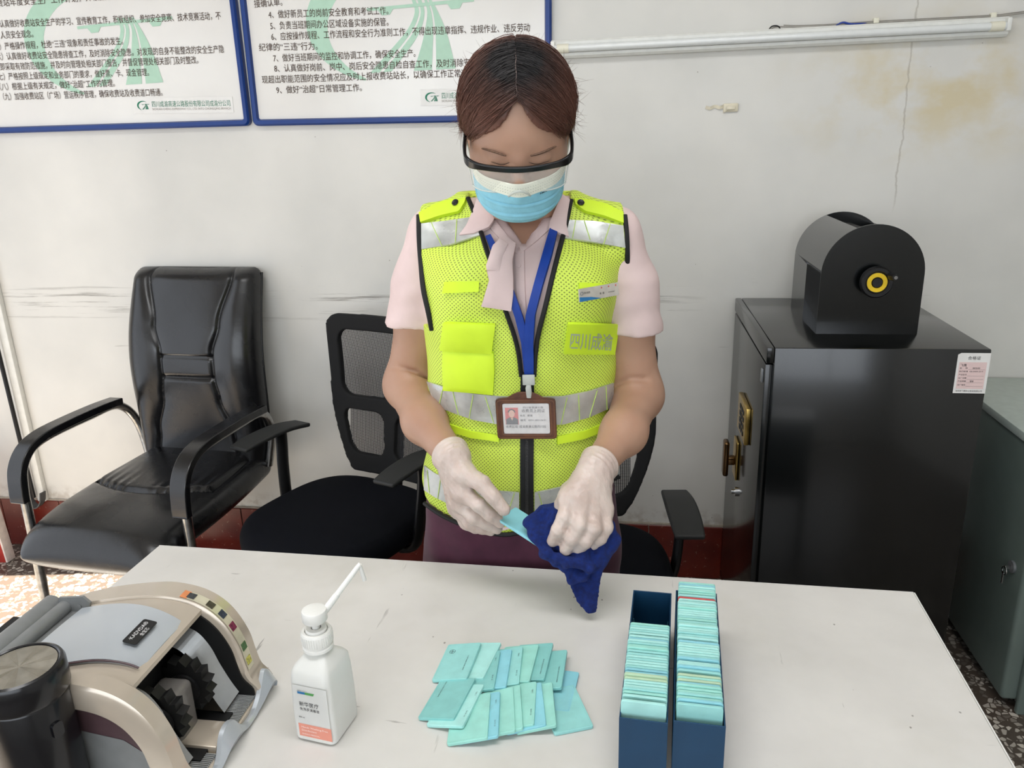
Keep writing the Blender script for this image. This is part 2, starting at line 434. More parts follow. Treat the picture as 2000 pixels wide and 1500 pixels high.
# ================================================================== notice boards
M_BLUE = mat('blue_plastic_frame', (8, 52, 122), .35, var=.03)
def board_mat():
    k = NT('glossy_white_board'); v = k.mapping(); k.col(k.mix(k.ramp(k.noise(v, 3, 3), .35, .7), srgb(218, 215, 210), srgb(228, 226, 221)))
    k.rough(.16); k.bump(k.noise(k.mapping((1, 1, .5)), 3.5, 2), .05, .02); return k.m
M_BOARD = board_mat(); M_INK = mat('brown_print_ink', (70, 50, 34), .6, var=0)
M_GREENP = mat('pale_green_print', (174, 208, 186), .5, var=.02); M_GREEND = mat('dark_green_print', (24, 116, 86), .5, var=0)
M_GREYP = mat('grey_print', (140, 130, 120), .6, var=0)
M_STICK = mat('white_sticker', (226, 224, 220), .35, var=.02)
def logo_mesh(s, ox, oy):
    """motorway emblem: crescent, bridge, two lane road; source units from the crescent's centre (600,330)"""
    mb = MB(); zz = [0.]; c = lambda x, y: (ox+(x-600)*s, oy-(y-330)*s, zz[0])
    P = []; N = 30
    for i in range(N+1):
        a = math.radians(48+(255-48)*i/N); th = 118*math.sin(PI*(i+.6)/(N+1.2))**.8+3
        e = (math.cos(a), math.sin(a)); P.append((c(616+450*e[0], 300-320*e[1]), c(616+(450-th)*e[0]+th*.15, 300-(320-th*.75)*e[1])))
    mb.grid(P)
    def strip(L, R):
        zz[0] += .00012; L = L[1:]; R = R[1:]
        L = catmull([c(*p) for p in L], 4); R = catmull([c(*p) for p in R], 4); mb.grid(list(zip(L, R)))
    strip([(735, 135), (800, 190), (815, 255), (770, 340), (680, 430), (530, 568)], [(752, 135), (822, 190), (840, 255), (802, 340), (722, 430), (588, 566)])
    strip([(760, 135), (832, 190), (850, 255), (815, 340), (738, 430), (610, 565)], [(776, 135), (856, 190), (872, 255), (848, 340), (785, 430), (660, 562)])
    strip([(786, 135), (872, 190), (888, 255), (872, 340), (845, 430), (792, 562)], [(800, 138), (888, 190), (910, 255), (918, 340), (912, 430), (900, 560)])
    strip([(806, 138), (896, 190), (920, 255), (930, 340), (930, 430), (925, 560)], [(818, 140), (912, 190), (948, 255), (986, 340), (1012, 430), (1040, 556)])
    zz[0] += .0002
    def quad(*p): zz[0] += .00003; mb.add([c(*q) for q in p], [tuple(range(len(p)))])
    quad((535, 224), (1156, 194), (1158, 212), (537, 240)); quad((600, 236), (690, 232), (670, 262), (622, 264)); quad((1005, 218), (1092, 214), (1075, 244), (1025, 246))
    return mb
def notice_board(label, x0, x1, z0, z1, ang, lines, wm, small, smalltext):
    t = thing('notice_board', label, 'notice board', (x0, WY-.001, z0), 0, 'blue framed notice boards on the wall')
    t.rotation_euler = (0, ang, 0); w = x1-x0; h = z1-z0; fw = .02
    mb = MB(); mb.box((fw*.5, -.014, fw*.5), (w-fw*.5, -.002, h-fw*.5)); mb.build('panel', M_BOARD, t, smooth=False)
    # aluminium-like blue frame with rounded corners
    fr = MB(); out = rrect(0, 0, w, h, .018, 5); inn = rrect(fw, fw, w-fw, h-fw, .006, 5); n = len(out)
    lv = [[(p[0], 0, p[1]) for p in out], [(p[0], -.018, p[1]) for p in out], [(p[0], -.024, p[1]) for p in rrect(.005, .005, w-.005, h-.005, .014, 5)],
          [(p[0], -.024, p[1]) for p in rrect(fw-.004, fw-.004, w-fw+.004, h-fw+.004, .008, 5)], [(p[0], -.014, p[1]) for p in inn], [(p[0], -.0, p[1]) for p in inn]]
    fr.grid(lv, closed_v=True); fr.grid([lv[0], lv[-1]], closed_v=True); fr.build('frame', M_BLUE, t, ang=25)
    Mi = parent_world(t).inverted(); Y = WY-.001-.0145
    def toL(p): return Mi @ PY(p[0], p[1], Y)
    # watermark
    o = toL(wm[0]); lm = logo_mesh(wm[1], 0, 0); g = lm.build('printed_emblem', M_GREENP, t, smooth=False)
    g.data.transform(Matrix.Translation((o.x, -.0145, o.z)) @ Matrix.Rotation(PI/2, 4, 'X'))
    V = []; Fc = []
    for txt, pl, pr in lines:
        A = toL(pl); B = toL(pr); A.y = B.y = -.0145; wdt = (B-A).length; n = max(1, len(txt)); me = text_mesh(txt, .026, bold=0)
        co = np.array([v.co[:] for v in me.vertices]); sx = wdt/co[:, 0].max(); T = frame(A, B-A, (0, 0, 1)); k = len(V)
        V += [tuple(T @ Vector((c[0]*sx, c[1]*.95, .0014))) for c in co]; Fc += [tuple(i+k for i in p.vertices) for p in me.polygons]; bpy.data.meshes.remove(me)
    me = bpy.data.meshes.new('printed_text'); me.from_pydata(V, [], Fc); link_mesh('printed_text', me, M_INK, t)
    # small logo sticker
    A = toL(small[0]); B = toL(small[1]); A.y = B.y = -.0145; T = frame(A, B-A, (0, 0, 1)); L = (B-A).length
    s = MB(); s.box((0, 0, 0), (L, .048, .0006), T=T); st = s.build('sticker', M_STICK, t, smooth=False)
    lg = logo_mesh(.0000445, .034, .023); q = lg.build('printed_emblem', M_GREEND, st, smooth=False); q.data.transform(T @ Matrix.Translation((0, 0, .0009)))
    lettering('printed_text', [(smalltext[0], .066, .021, .02, L-.075)], M_GREEND, st, T, .0011)
    lettering('printed_text', [(smalltext[1], .066, .010, .009, L-.075)], M_GREYP, st, T, .0011)
    return t
L1 = [('制定收费站年度安全生产工作计划，并根据季节性的工作重点安排落实。', (-45, 15), (380, -12)),
      ('认真做好收费站安全生产的学习、宣传教育工作，积极组织、参加安全竞赛、技术竞赛活动，不', (0, 53), (432, 37)),
      ('人员安全观念。', (2, 75), (66, 72)), ('）严格操作规程，杜绝“三违”现象和责任事故的发生。', (0, 97), (241, 86)),
      ('六）认真做好收费站安全隐患排查工作，及时消除安全隐患。对发现的自身不能整改的安全生产隐', (-6, 117), (438, 102)),
      ('立即采取有效防范措施，并及时向管理处相关部门报告，并督促管理处相关部门及时整改。', (-8, 137), (388, 123)),
      ('七）严格按照上级规定和业务部门的要求，做好票、卡、现金管理。', (-2, 156), (292, 147)),
      ('（八）根据上级有关规定，做好“治超”工作的管理。', (-6, 176), (225, 168)),
      ('（九）加强收费站区（广场）营运秩序管理，确保收费站及收费道口畅通。', (1, 195), (318, 186))]
notice_board('left notice board in blue frame, cut off by the photo edge', -2.125, -1.196, 1.562, 2.26, .004, L1, ((176, 88), .000525), ((262, 222), (457, 220)),
             ('四川成渝高速公路股份有限公司成渝分公司', 'SICHUAN CHENG EXPRESSWAY CO., LTD. INTO CHONGQING BRANCH'))
L2 = [('接确认单。', (497, 14), (552, 10)), ('4、做好新员工的岗前安全教育和考试工作。', (525, 35), (759, 27)), ('5、负责当班期间办公区域设备实施的保管。', (528, 57), (759, 49)),
      ('6、应按操作规程、工作流程和安全行为准则工作，不得出现违章指挥、违规作业、违反劳动', (530, 78), (1035, 60)), ('纪律的“三违”行为。', (506, 99), (621, 96)),
      ('7、做好当班期间的监控和协调工作，确保安全生产。', (534, 120), (812, 110)), ('8、认真做好岗前、岗中、岗后安全隐患自检自查工作，及时消除安全隐患。对发', (536, 140), (1000, 126)),
      ('现超出职能范围的安全情况应及时上报收费站站长，以确保工作正常运行、安全畅通。', (512, 162), (1000, 146)), ('9、做好“治超”日常管理工作。', (540, 182), (707, 177))]
notice_board('right notice board in blue frame, behind the head of the person', -1.185, -.234, 1.557, 2.26, .014, L2, ((740, 55), .000525), ((822, 207), (1025, 203)),
             ('四川成渝高速公路股份有限公司成渝分公司', 'SICHUAN CHENG EXPRESSWAY CO., LTD. INTO CHONGQING BRANCH'))
# ================================================================== tube lamp on the wall, wire and clips
M_WP = mat('white_lamp_plastic', (226, 226, 220), .35, var=.03); M_CREAM = mat('cream_plastic', (228, 224, 205), .45, var=.03)
M_TUBEG = mat('frosted_glass_tube', (222, 224, 222), .12, var=.02, coat=.6); M_BLACKP = mat('black_plastic', (16, 16, 17), .4, var=.1); M_STEEL = mat('chromed_steel', (190, 190, 190), .18, 1., var=.05)
t = thing('tube_lamp', 'long white wall tube lamp, switched off, above the safe', 'lamp', (-.231, WY, 1.715))
t.rotation_euler = (0, -.004, 0)
b = MB(); pts = [(0, 0), (-.022, 0), (-.030, .006), (-.030, .014), (-.018, .020), (-.018, .030), (-.030, .036), (-.030, .044), (-.022, .050), (0, .050)]
P = [[(x, p[0], p[1]) for p in pts] for x in (.0, 1.238)]; b.grid(P, closed_v=True); b.add(P[0], [tuple(range(10))]); b.add(P[1], [tuple(range(10))[::-1]])
b.build('housing', M_WP, t, ang=20)
for x in (.0, 1.226):
    b = MB(); b.box((x, -.048, .012), (x+.012, 0, .046), .003); b.build('end_socket', M_WP, t)
b = MB(); b.tube([(.012+x, -.040, .025) for x in (0, 1.214)], .0105, 20); tb = b.build('glass_tube', M_TUBEG, t)
for x, s in ((.018, 1), (1.186, -1)):
    b = MB(); b.tube([(x, -.040, .025), (x+.034, -.040, .025)], .0125, 20); b.build('end_cap', M_CREAM, t)
    xx = x-.006 if s > 0 else x+.034
    b = MB(); b.tube([(xx, -.040, .030), (xx+.007, -.040, .030)], .0022, 8); b.tube([(xx, -.040, .020), (xx+.007, -.040, .020)], .0022, 8); b.build('pin', M_BLACKP, t)
M_WIRE = mat('grey_wire', (150, 146, 138), .6); M_BTAPE = mat('blue_insulating_tape', (24, 58, 150), .35); M_SIGN = mat('aged_tape', (206, 198, 176), .6)
w = catmull([PY(p[0], p[1], WY-.012) for p in ((1506, 56), (1520, 52), (1560, 53), (1630, 50), (1700, 45), (1800, 40), (1935, 33), (1965, 30), (2040, 20))], 6)
b = MB(); b.tube(w, .0016, 8); b.tube([p+Vector((0, 0, .004)) for p in w[8:]], .0014, 8); wo = b.build('cable', M_WIRE); tag(wo, 'thin grey cable running along the top of the wall lamp', 'cable')
b = MB(); tp = catmull([PY(p[0], p[1], WY-.012) for p in ((1632, 50), (1646, 44), (1662, 47), (1692, 45))], 5); b.tube(tp, [.002+.0045*math.sin(PI*min(1, i/(len(tp)-1))) for i in range(len(tp))], 10, flat=.5); b.build('tape_wrap', M_BTAPE, wo)
for p in ((1711, 41), (1940, 31)):
    q = PY(p[0], p[1], WY-.012); b = MB(); b.box(q-Vector((.007, .006, .006)), q+Vector((.007, .011, .008)), .002); b.build('cable_clip', M_CREAM, wo)
q = PY(1513, 58, WY-.02); b = MB(); b.tube(catmull([q+Vector((-.016, .0, 0)), q+Vector((-.008, 0, .009)), q+Vector((.008, 0, .009)), q+Vector((.016, 0, 0))], 4), .0018, 8); tag(b.build('wire_loop', M_BLACKP), 'small dark wire loop rising behind the middle of the lamp', 'wire')
# broken wall hook with aged tape
A = PY(1378, 212, WY); t = thing('wall_hook', 'broken strip of aged tape and clear hook on the bare wall', 'hook', A)
b = MB()
pp = catmull([(0, -.001, .004), (.012, -.004, .0), (.026, -.002, .005), (.04, -.006, .001), (.052, -.002, .005)], 5); b.ribbon(pp, (0, 0, 1), .009, .001); b.build('peeled_tape', M_SIGN, t)
b = MB(); b.box((.05, -.007, -.012), (.093, 0, .012), .003); b.box((.058, -.013, -.006), (.084, -.006, .004), .002); b.tube([(.06, -.008, -.008), (.05, -.012, -.014)], .0015, 6); b.build('hook_plate', mat('yellowed_clear_plastic', (214, 206, 184), .25), t)
# conduit with black rod in the left corner and its holder
t = thing('wall_conduit', 'white plastic conduit running down the wall by the left edge', 'conduit', (-2.25, WY, .2))
b = MB(); b.box((-.012, -.022, 0), (.022, 0, 2.78), .004); b.build('channel', M_WP, t)
b = MB(); b.tube([(.0, -.035, .012), (-.012, -.035, 1.2), (-.02, -.035, 2.7)], .0075, 10); r_ = b.build('rod', M_BLACKP)
r_.location = (-2.262, WY, .212); tag(r_, 'thin black rod standing against the wall beside the white conduit', 'rod')
b = MB(); P = catmull([(-.035, -.03, .06), (-.028, -.036, .01), (-.005, -.038, -.015), (.018, -.034, .005), (.026, -.03, .045)], 6)
b.ribbon(P, (0, 1, 0), .03, .004); hl = b.build('holder', mat('grey_rubber', (84, 84, 84), .7), t)
# red and white striped thing leaning at the left edge
t = thing('barrier_strip', 'red and white strip leaning at the left photo edge on the floor', 'barrier', (0, 0, 0))
A = PZ(8, 1085, .02); b = MB(); b.box((-.05, -.02, -.02), (.02, .02, .42), .003, T=TR(A, (0.0, -.06, 0))); b.build('board', mat('red_board', (168, 48, 40), .5), t)
b = MB(); b.box((.02, -.021, -.02), (.028, .021, .42), .002, T=TR(A, (0.0, -.06, 0))); b.build('edge_strip', mat('white_edge', (226, 214, 206), .5), t)
# ================================================================== desk
def desk_mat():
    k = NT('white_laminate'); v = k.mapping()
    c = k.mix(k.ramp(k.noise(v, 4, 5, .6), .35, .68), srgb(206, 203, 198), srgb(219, 216, 211))
    c = k.mix(k.math('MULTIPLY', k.ramp(k.noise(k.mapping((1, 1, 1), (5, 2, 0)), 3.2, 4, .6), .54, .72), .34), c, srgb(184, 180, 168))
    # scratches and specks
    for i, (sc, rot, th) in enumerate((((60, 6, 1), .5, .70), ((8, 70, 1), .35, .70), ((50, 9, 1), -.9, .71))):
        s = k.noise(k.mapping(sc, (i*3.3, i, 0), (0, 0, rot)), 1, 3, .6)
        m = k.ramp(k.noise(k.mapping((1, 1, 1), (i*2, 5, 0)), 9, 2), .5, .62)
        c = k.mix(k.math('MULTIPLY', k.math('MULTIPLY', k.ramp(s, th, th+.03), m), .6), c, srgb(110, 106, 100))
    sp = k.voro(k.mapping((1, .7, 1)), 26); w = k.noise(v, 260, 2)
    c = k.mix(k.math('MULTIPLY', k.ramp(k.math('ADD', sp, k.math('MULTIPLY', w, .05)), .055, .075, 1, 0), .7), c, srgb(92, 86, 78))
    k.col(c); k.rough(k.ramp(k.noise(v, 7, 4), .3, .7, .30, .46)); k.b.inputs['Specular IOR Level'].default_value = .5
    return k.m
M_DESK = desk_mat(); M_EDGE = mat('white_edge_band', (226, 224, 220), .4, var=.03); M_GREYMET = mat('grey_painted_steel', (120, 122, 124), .4, .3)
TZ = .75; TROT = -.0245
desk = thing('desk', 'white laminate desk with a worn top in the foreground', 'desk', (-.213, 1.249, 0)); desk.rotation_euler = (0, 0, TROT)
b = MB(); b.box((-.697, -.70, TZ-.025), (.697, 0, TZ), .0012, 1); b.build('desktop', M_DESK, desk)
b = MB(); b.box((.6972, -.70, TZ-.025), (.6992, 0.0, TZ-.0005)); b.build('edge_band', M_EDGE, desk)
b = MB(); b.box((-.697, .0002, TZ-.025), (.697, .002, TZ-.0005)); b.build('edge_band', M_EDGE, desk)
for x in (-.66, .66):
    for y in (-.66, -.05):
        b = MB(); b.box((x-.02, y-.02, 0), (x+.02, y+.02, TZ-.025), .003); b.build('leg', M_GREYMET, desk)
b = MB(); b.box((-.64, -.055, .35), (.64, -.045, TZ-.025)); b.build('modesty_panel', M_GREYMET, desk)
# ================================================================== safe with deposit drum
def safe_mat():
    k = NT('black_crackle_paint'); v = k.mapping(); k.col(srgb(4, 6, 6)); k.rough(.22)
    k.b.inputs['Coat Weight'].default_value = .3; k.b.inputs['Coat Roughness'].default_value = .1; k.bump(k.noise(v, 420, 2), .05, .0003); k.b.inputs['Specular IOR Level'].default_value = .5; return k.m
M_SAFE = safe_mat(); M_DARK = mat('black_interior', (8, 8, 9), .6); M_GOLD = mat('brass_plate', (196, 164, 92), .28, 1.); M_YEL = mat('yellow_ring_paint', (226, 190, 30), .45)
safe = thing('safe', 'black steel safe with a deposit drum and crank wheel on top, right of the person', 'safe', (.334, 1.885, 0)); SW, SDp = .501, .6
b = MB(); b.box((.018, 0, 0.02), (SW, SDp, 1.0), .004, 2); b.build('body', M_SAFE, safe)
b = MB(); b.box((.0, .012, .045), (.018, SDp-.01, .955), .003, 2); door = b.build('door', M_SAFE, safe)
b = MB(); b.box((.0, 0, .96), (.018, SDp, 1.0), .003, 2); b.box((.0, 0, .02), (.018, SDp, .04), .003, 2); b.build('door_frame', M_SAFE, safe, kind='stuff')
b = MB(); b.box((-.014, .165, .68), (-.0005, .315, .785), .0025, 2); kp = b.build('keypad', M_GOLD, door)
b = MB()
for i in range(3):
    for j in range(4): b.box((-.016, .195+i*.028, .695+j*.02), (-.0142, .213+i*.028, .708+j*.02), .0006, 1)
b.build('button', M_BLACKP, door, kind='stuff')
b = MB(); b.box((-.008, .33, .50), (0, .40, .62), .003, 2); b.build('handle_plate', M_GOLD, door)
b = MB(); b.box((-.03, .352, .54), (-.008, .378, .565), .003); b.box((-.042, .345, .505), (-.026, .385, .615), .006, 3); b.build('handle', mat('bronze_handle', (120, 92, 62), .25, 1.), door)
b = MB(); b.tube([(0, .322, .469), (-.008, .322, .469)], .014, 20); b.tube([(-.008, .322, .469), (-.018, .322, .469)], .007, 16); b.build('keyhole', M_STEEL, door)
b = MB(); b.box((-.006, .022, .905), (.0, .034, .94), .002); b.build('hinge', M_GREYMET, door)
# drum housing
dx0, dx1, dy0, dy1 = .141, .383, .14, .465; R = (dx1-dx0)/2; cx = (dx0+dx1)/2; zc = 1.152
def arch(y0, y1, r, base=1.0, n=30, a0=0, a1=PI):
    return [(cx+r*math.cos(a), zc+r*math.sin(a)) for a in [a0+(a1-a0)*i/n for i in range(n+1)]]
dh = MB()
for y0, y1 in ((dy0, dy0+.004), (dy1-.004, dy1)):
    pts = [(dx1, 1.0)]+arch(y0, y1, R)+[(dx0, 1.0)]; dh.prism([(p[0], p[1]) for p in pts], -y1, -y0, T=Matrix.Rotation(PI/2, 4, 'X'))
def sheet(pts, th, y0, y1):
    P = []
    for x, z, nx, nz in pts: P.append([(x, y0, z), (x, y1, z), (x-nx*th, y1, z-nz*th), (x-nx*th, y0, z-nz*th)])
    dh.grid(P, closed_v=True); dh.add(P[0], [(0, 1, 2, 3)]); dh.add(P[-1], [(3, 2, 1, 0)])
e = .0
sheet([(dx0, 1.0, -1, 0)]+[(cx+R*math.cos(a), zc+R*math.sin(a), math.cos(a), math.sin(a)) for a in [PI-(PI-math.radians(112))*i/16 for i in range(17)]], .004, dy0+.004, dy1-.004)
sheet([(dx1, 1.0, 1, 0)]+[(cx+R*math.cos(a), zc+R*math.sin(a), math.cos(a), math.sin(a)) for a in [math.radians(48)*i/10 for i in range(11)]], .004, dy0+.004, dy1-.004)
dh.build('drum_housing', M_SAFE, safe, ang=30)
b = MB(); b.box((dx0+.006, dy0+.004, 1.0), (dx1-.006, dy1-.004, 1.12)); b.tube([(cx, dy0+.006, 1.16), (cx, dy1-.006, 1.16)], .085, 28); b.build('drum', M_DARK, safe)
wx, wz = cx+.003, 1.137
Tw = TR((wx, dy0, wz), (PI/2, 0, 0))
b = MB(); b.lathe([(.014, 0), (.014, .014), (.030, .016), (.036, .018), (.0385, .024), (.0385, .032), (.035, .037), (.028, .037), (.025, .033), (.013, .033), (.011, .037), (.0001, .037)], 40, T=Tw); wh = b.build('crank_wheel', M_BLACKP, safe)
b = MB(); b.lathe([(.0235, .0332), (.0235, .0352), (.0135, .0352), (.0135, .0332)], 36, T=Tw); b.build('yellow_ring', M_YEL, wh)
b = MB(); k0 = Tw @ Vector((.027, .016, .034)); k1 = Tw @ Vector((.030, .018, .068)); b.tube([k0, k0.lerp(k1, .3), k0.lerp(k1, .8), k1], [.005, .009, .008, .007], 16); b.build('crank_knob', M_BLACKP, wh)
b = MB(); b.tube([k1, k1+Vector((0, -.003, 0))], .0042, 12); b.build('knob_screw', M_STEEL, wh)
# certificate sticker
T = frame((.429, -.0004, .893), (1, 0, 0), (.0, 0, 1)); Tst = T
b = MB(); b.prism([(0, 0), (.071, 0), (.071, .098), (.007, .098), (0, .094)], 0, .0006, T=T); st = b.build('sticker', M_STICK, safe, smooth=False)
b = MB(); b.prism([(.005, .011), (.065, .011), (.065, .076), (.005, .076)], .0007, .0009, T=T); b.build('pink_print', mat('pink_print', (222, 196, 192), .6, var=.03), st, smooth=False)
M_BLKINK = mat('black_ink', (42, 40, 42), .6, var=0)
lettering('printed_text', [('合格证', .022, .083, .009, .028), ('飞鹰', .007, .066, .0075), ('名    称      保险柜', .007, .060, .0045, .045), ('执行标准  GB10409-2019', .007, .052, .0045, .052), ('产品型号', .007, .044, .0045), ('出厂日期', .007, .036, .0045),
           ('产品规格      钢板', .007, .028, .0045, .035), ('出厂编号', .007, .019, .0045), ('宝鸡市飞鹰办公家具有限公司', .005, .004, .0048, .058)], M_BLKINK, st, T, .0012)
b = MB()
for z in (.059, .043, .035, .027, .018): b.box((.026, z-.0009, .0009), (.062, z-.0006, .0011), T=T)
b.build('printed_rule', M_BLKINK, st, smooth=False, kind='stuff')
# ================================================================== grey cabinet
M_CAB = mat('grey_green_steel', (104, 116, 110), .38, .1, var=.06, nscale=8); M_CABT = mat('pale_green_laminate', (178, 188, 180), .35, var=.04)
cab = thing('metal_cabinet', 'grey-green steel cabinet with pale top in the right corner', 'cabinet', (1.0, 1.9, 0))
b = MB(); b.box((0, 0, .03), (.9, .59, .725), .012, 3); b.build('body', M_CAB, cab)
b = MB(); b.box((-.004, -.015, .727), (.92, .592, .75), .003); b.build('top', M_CABT, cab)
b = MB(); b.box((.035, -.02, 0.0), (.42, -.001, .70), .006, 3); b.box((.43, -.02, 0.0), (.86, -.001, .70), .006, 3); b.build('drawer_front', M_CAB, cab, kind='stuff')
b = MB(); b.tube([(.0, .055, .40), (-.006, .055, .40)], .016, 20); lk = b.build('lock', M_GREYMET, cab)
b = MB(); b.box((-.02, .053, .394), (-.006, .057, .404)); b.tube([(-.02+.013*0, .055+.011*math.cos(a), .392+.011*math.sin(a)-.004) for a in [2*PI*i/14 for i in range(14)]], .0022, 6, closed=True); b.box((-.022, .054, .35), (-.019, .058, .385)); b.build('key', M_STEEL, lk)
# ================================================================== leather armchair
def ring_solid(rings): 
    mb = MB(); mb.grid(rings, closed_v=True); mb.add(rings[0], [tuple(range(len(rings[0])))[::-1]]); mb.add(rings[-1], [tuple(range(len(rings[-1])))]); return mb
def leather():
    k = NT('black_leather'); v = k.mapping(); k.col(k.mix(k.ramp(k.noise(v, 6), .3, .7), srgb(12, 12, 14), srgb(20, 20, 22))); k.rough(k.ramp(k.noise(v, 9), .3, .7, .2, .32))
    k.b.inputs['Specular IOR Level'].default_value = .6; k.bump(k.math('ADD', k.math('MULTIPLY', k.voro(v, 420), .15), k.noise(v, 22, 3)), .18, .004); return k.m
M_LEA = leather(); M_CHR = mat('dull_chrome', (170, 170, 168), .25, 1., nscale=60, var=.15)
arm = thing('armchair', 'black leather armchair with chrome sled frame and padded arms, on the left', 'chair', (-1.485, 2.08, 0)); arm.rotation_euler = (0, 0, -.09)
def seam(u, v):
    def us(t):
        K = [(0, .74), (.22, .60), (.40, .44), (.5, .40), (.62, .40), (.75, .50), (1, .68)]
        for i in range(len(K)-1):
            if K[i][0] <= t <= K[i+1][0]: s = (t-K[i][0])/(K[i+1][0]-K[i][0]); s = s*s*(3-2*s); return K[i][1]*(1-s)+K[i+1][1]*s
        return .68
    s = us(v); g = -.008*math.exp(-((abs(u)-s)/.028)**2)
    if abs(u) < s: g += -.007*(math.exp(-((v-.50)/.009)**2)+math.exp(-((v-.60)/.009)**2)); g += .010*(1-(abs(u)/s)**4)*(1 if not .49 < v < .61 else .2)
    else: g += .016*math.sin(PI*min(1, max(0, (abs(u)-s)/(1.02-s))))
    return g
NV = 150; NU = 240; rings = []
for j in range(NV+1):
    t = -.02+1.04*j/NV; v = min(1, max(0, t)); hw = .234+.014*math.sin(PI*v)-.012*max(0, .15-v)/.15
    ez = min(1, max(0, (1-v)/.05)); eb = min(1, v/.04); rnd = math.sqrt(max(0, 1-(1-min(ez, 1))**2))*math.sqrt(max(0, 1-(1-eb)**2)); rnd = max(rnd, .05)
    z = .41+.70*v; yc = .285+.115*v**1.4+.018*math.sin(PI*v*2+.6); hd = .048+.012*math.sin(PI*v)
    hw2 = hw*(.90+.10*rnd); ring = []
    for i in range(NU):
        if i < NU-60: x = -1+2*(i+.5)/(NU-60); s = -1; y = -(1-abs(x)**7)**.5
        else: a = PI*(i-(NU-60)+.5)/60; x = math.copysign(abs(math.cos(a))**.42, math.cos(a)); s = 1; y = math.sin(a)**.75
        u = x; g = seam(u, v)*rnd if s < -.05 and abs(u) < .985 else 0
        ring.append((x*hw2, yc+y*hd*rnd-g-(.014*(1-u*u) if s > 0 else -.0*(1)), z))
    rings.append(ring)
M_SEAM = mat('black_piping', (14, 14, 15), .4)
ring_solid(rings).build('backrest', M_LEA, arm, ang=60)
# piping round the back edge
pp = []
for j in range(2, NV-1, 3): v = j/NV; hw = .234+.014*math.sin(PI*v)-.012*max(0, .15-v)/.15; pp.append((hw*.995, .285+.115*v**1.4+.018*math.sin(PI*v*2+.6)+.012, .41+.70*v))
b = MB(); b.tube(pp, .004, 8); b.tube([(-p[0], p[1], p[2]) for p in pp], .004, 8); b.build('piping', M_SEAM, arm, kind='stuff')
# seat
NS = 90; rings = []
for j in range(NS+1):
    v = j/NS; y = -.32+.66*v; e = min(1, max(0, v/.10)); e2 = min(1, (1-v)/.06); rnd = max(.06, math.sqrt(max(0, 1-(1-e)**2))*math.sqrt(max(0, 1-(1-e2)**2)))
    hw = .235+.022*math.sin(PI*v); zc_ = .415-.035*max(0, (.3-v)/.3)**2+.02*v; ring = []
    for i in range(150):
        if i < 110: x = 1-2*(i+.5)/110; s = 1; z = (1-abs(x)**6)**.5
        else: a = PI*(i-110+.5)/40; x = -math.copysign(abs(math.cos(a))**.45, math.cos(a)); s = -1; z = -math.sin(a)**.7
        g = 0
        if s > .05:
            g = .012*(1-x*x)
            # raised rear cushion with gathered front seam
            fr = .40+.16*abs(x)**2; ins = abs(x) < .80 and v > fr
            g += -.009*math.exp(-((v-fr)/.014)**2)*(1 if abs(x) < .84 else 0)-.008*math.exp(-((abs(x)-.80)/.03)**2)*(1 if v > fr else 0)
            if ins: g += .007+.0035*math.sin(x*46+v*8)*math.exp(-((v-fr)/.12)**2)*abs(x)
        ring.append((x*hw*(.86+.14*rnd), y, zc_+z*.055*rnd+g*rnd))
    rings.append(ring)
ring_solid(rings).build('seat', M_LEA, arm, ang=60)
for s in (-1, 1):
    x = .275*s
    path = catmull([(x*.86, .30, .44), (x*.96, .30, .575), (x, .235, .655), (x, .10, .664), (x, -.10, .66), (x, -.175, .62), (x, -.200, .54), (x, -.205, .40), (x, -.215, .12), (x, -.205, .03), (x, -.16, .012), (x, .10, .012), (x, .30, .012)], 8)
    b = MB(); b.tube(path, .0145, 14, flat=1.0, upv=(1, 0, .01)); b.build('frame_tube', M_CHR, arm)
    pad = catmull([(x, .235, .672), (x, .14, .678), (x, .0, .679), (x, -.10, .674), (x, -.165, .652), (x, -.205, .605), (x, -.218, .54), (x, -.220, .505)], 6)
    b = MB(); N = len(pad); b.ribbon(pad, (1, 0, 0), [.052]*N, .024)
    o = b.build('arm_pad', M_LEA, arm, smooth=True); mod = o.modifiers.new('bevel', 'BEVEL'); mod.width = .009; mod.segments = 3
for y in (.30, -.205): b = MB(); b.tube([(-.275, y, .012 if y > 0 else .36), (.275, y, .012 if y > 0 else .36)], .012, 12); b.build('cross_tube', M_CHR, arm)
# ================================================================== mesh office chairs
def mesh_mat():
    k = NT('open_weave_mesh'); v = k.mapping(); x, y, z = k.sep(v)
    a = k.math('ABSOLUTE', k.math('SUBTRACT', k.math('FRACT', k.math('MULTIPLY', x, 190)), .5)); c = k.math('ABSOLUTE', k.math('SUBTRACT', k.math('FRACT', k.math('MULTIPLY', z, 240)), .5))
    hole = k.math('MULTIPLY', k.math('LESS_THAN', a, .29), k.math('LESS_THAN', c, .33))
    k.col(srgb(20, 20, 22)); k.rough(.6); k.put(k.b.inputs['Alpha'], k.math('SUBTRACT', 1, k.math('MULTIPLY', hole, .85))); return k.m
M_MESH = mesh_mat(); M_FAB = mat('blue_black_upholstery', (6, 8, 16), .9, var=.1, bump=.4, bscale=900, spec=.2); M_BFAB = mat('black_mesh_border', (6, 6, 7), .8, bump=.3, bscale=700)
M_ARMP = mat('matt_black_plastic', (34, 35, 35), .55, bump=.15, bscale=900)
def sd_rr(x, z, cx, cz, hx, hz, r):
    qx = np.abs(x-cx)-hx+r; qz = np.abs(z-cz)-hz+r
    return np.sqrt(np.maximum(qx, 0)**2+np.maximum(qz, 0)**2)+np.minimum(np.maximum(qx, qz), 0)-r
def backy(x, z): return .235+.07*(z-.5)-.16*x**2*1.0+.05*np.sin((z-.48)*6)*.4
